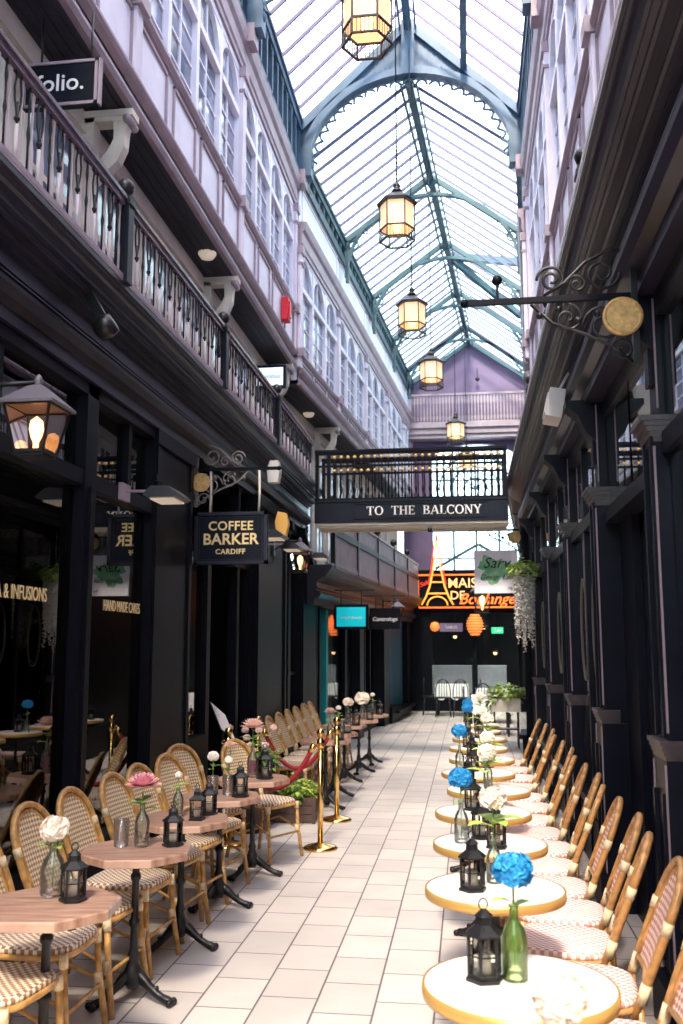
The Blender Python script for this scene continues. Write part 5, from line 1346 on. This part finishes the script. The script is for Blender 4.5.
# far dining tables with cloths and black chairs
def cloth_table(x, y, w, lab):
    t = thing('dining_table', lab, 'table', (x, y, 0))
    for sx in (-1, 1):
        for sy in (-1, 1): m = MB(); m.box(sx*w*.42-.02, sx*w*.42+.02, sy*w*.42-.02, sy*w*.42+.02, 0, .72); m.build('leg', iron, t)
    m = MB(); n = 40; vs = []
    def per(q, r): a = 2*PI*q; c, s = math.cos(a), math.sin(a); k = 1/max(abs(c), abs(s)); return (c*k*r, s*k*r)
    top = [(*per(i/n, w/2), .745) for i in range(n)]; hem = [(*per(i/n, w/2*(1.04+.05*math.sin(i*2.4))), .42+.05*math.cos(i*1.3)) for i in range(n)]
    m.add(top+hem, [tuple(range(n))]+[(i, (i+1) % n, n+(i+1) % n, n+i) for i in range(n)]); m.build('tablecloth', cloth, t, rf=False)
    return t
cloth_table(-.42, 23.8, .8, 'white-clothed table below the curtained window at the far end')
cloth_table(.42, 18.6, .75, 'nearer white-clothed table beyond the right-hand row of round tables')
cloth_table(.55, 21.5, .8, 'white-clothed table behind the lime planter at far right')
def dark_chair():
    t = thing('dining_chair', '', 'chair', group='black chairs at the far end')
    m = MB(); m.lathe((0, 0, 0), [(.19, .44), (.20, .45), (.20, .465), (.18, .475)], 16); m.build('seat', iron, t)
    for sx in (-1, 1):
        for sy in (-1, 1): m = MB(); m.tube([(sx*.14, sy*.14, .44), (sx*.18, sy*.18, 0)], .014, 6); m.build('leg', iron, t)
    m = MB(); m.tube([(-.18*math.cos(PI*i/12), .16, .46+.44*math.sin(PI*i/12)**.6) for i in range(13)], .013, 6)
    for k in (-.09, -.03, .03, .09): m.tube([(k, .16, .46), (k, .17, .86)], .008, 5)
    m.build('backrest', iron, t); return t
DC = dark_chair()
dcs = [(-.95, 23.6, PI/2, 'black hooped chair left of the farthest clothed table'), (-.62, 23.1, PI, 'black hooped chair with its back to us, left one at the far table'), (-.2, 23.1, PI, 'black hooped chair with its back to us, right one at the far table'), (.12, 23.7, -PI/2, 'black hooped chair right of the farthest clothed table'),
       (.3, 20.7, PI, 'black hooped chair before the clothed table behind the planter'), (.05, 18.9, PI/2, 'black hooped chair beside the nearer clothed table')]
for i, (x, y, rz, lab) in enumerate(dcs):
    o = DC if i == 0 else copy_tree(DC); o.location = (x, y, 0); o.rotation_euler = (0, 0, rz); o['label'] = lab

# indoor glow lamps
def pendant(x, y, z, lab, s=1.0):
    t = thing('pendant_lamp', lab, 'lamp', (x, y, z)); m = MB(); m.ball((0, 0, 0), .05*s, 10); m.build('bulb', bulb2, t)
    m = MB(); m.lathe((0, 0, 0), [(.10*s, .02), (.03*s, .10*s), (.02, .12*s)], 14); m.build('shade', iron, t); m = MB(); m.tube([(0, 0, .1*s), (0, 0, 3.5-z)], .005, 5); m.build('cord', iron, t)
for x, y, z, lab in ((-3.2, 12.3, 2.75, 'glowing orange pendant inside the far left window, left one'), (-3.3, 13.05, 2.6, 'glowing orange pendant inside the far left window, right one'),
                     (-3.9, 9.2, 2.3, 'orange pendant glowing inside the dark entrance'), (-.35, 26.2, 1.95, 'warm pendant inside the far restaurant, left'), (.75, 26.6, 1.5, 'warm pendant inside the far restaurant, right'),
                     (.45, 26.0, 2.2, 'warm pendant inside the far restaurant, middle')):
    pendant(x, y, z, lab)
# shop furniture behind the glass
def cabinet(x, y, w, h, d, lab, mt, n=3):
    t = thing('display_cabinet', lab, 'cabinet', (x, y, 0)); m = MB()
    m.box(0, d, 0, .03, 0, h); m.box(0, d, w-.03, w, 0, h); m.box(0, .02, 0, w, 0, h); m.build('carcass', mt, t)
    for k in range(n+1): m = MB(); m.box(0, d, .03, w-.03, h*k/n-(.03 if k == n else 0), h*k/n+(.03 if k < n else 0)); m.build('shelf', mt, t)
cabinet(-4.9, 3.9, 1.6, 1.9, .35, 'dark shelving at the back of the tea room', counter_m)
t = thing('window_poster', 'white poster standing in the far left window under the orange glow', 'poster', (-2.72, 12.9, 1.35)); m = MB(); m.box(-.005, .005, -.16, .16, 0, .50); m.build('sheet', paper, t); m = MB(); m.box(-.012, -.006, -.17, .17, -.01, .51); m.build('backing_board', iron, t); m = MB(); m.box(-.015, .015, -.01, .01, -1.35, 0); m.build('stand', iron, t)
cabinet(-3.45, 15.2, 1.2, 2.0, .3, 'shelving inside the lit cream shop', counter_m, 5)

# ================================================================== LIGHT
w = bpy.data.worlds.new('sky'); SC.world = w; w.use_nodes = True; nt = w.node_tree; nt.nodes.clear()
out = nt.nodes.new('ShaderNodeOutputWorld'); bg = nt.nodes.new('ShaderNodeBackground')
tc = nt.nodes.new('ShaderNodeTexCoord'); sx = nt.nodes.new('ShaderNodeSeparateXYZ'); rp = nt.nodes.new('ShaderNodeValToRGB')
nt.links.new(tc.outputs['Generated'], sx.inputs[0]); nt.links.new(sx.outputs['Z'], rp.inputs[0])
rp.color_ramp.elements[0].position = 0.0; rp.color_ramp.elements[0].color = (.62, .80, .86, 1)
rp.color_ramp.elements[1].position = .75; rp.color_ramp.elements[1].color = (.95, .88, 1.0, 1)
e = rp.color_ramp.elements.new(.40); e.color = (.78, .90, .97, 1)
nt.links.new(rp.outputs[0], bg.inputs['Color']); bg.inputs['Strength'].default_value = 5.0
nt.links.new(bg.outputs[0], out.inputs[0])
sd = bpy.data.lights.new('sun', 'SUN'); sd.energy = 9.0; sd.angle = math.radians(9); sd.color = (1, .86, .68)
so = bpy.data.objects.new('sun', sd); COL.objects.link(so)
so.rotation_euler = Vector((.03, .80, -1.0)).to_track_quat('-Z', 'Y').to_euler(); so.location = (0, -3, 14)

# ================================================================== CAMERA
cam = bpy.data.cameras.new('camera'); co = bpy.data.objects.new('camera', cam); COL.objects.link(co); SC.camera = co
co.location = (0, 0, EYE); cam.sensor_fit = 'VERTICAL'; cam.sensor_height = 36; cam.lens = 36*F/1024; cam.clip_start = .05
co.rotation_euler = (PI/2+PITCH, 0, YAW)
cam.dof.use_dof = True; cam.dof.focus_distance = 6.0; cam.dof.aperture_fstop = 3.2
SC.view_settings.view_transform = 'Standard'; SC.view_settings.look = 'None'; SC.view_settings.gamma = 1; SC.view_settings.use_curve_mapping = False
SC.view_settings.exposure = 0.25
SC.cycles.use_denoising = True
SC.cycles.max_bounces = 10; SC.cycles.transparent_max_bounces = 16; SC.cycles.diffuse_bounces = 5; SC.cycles.sample_clamp_indirect = 6
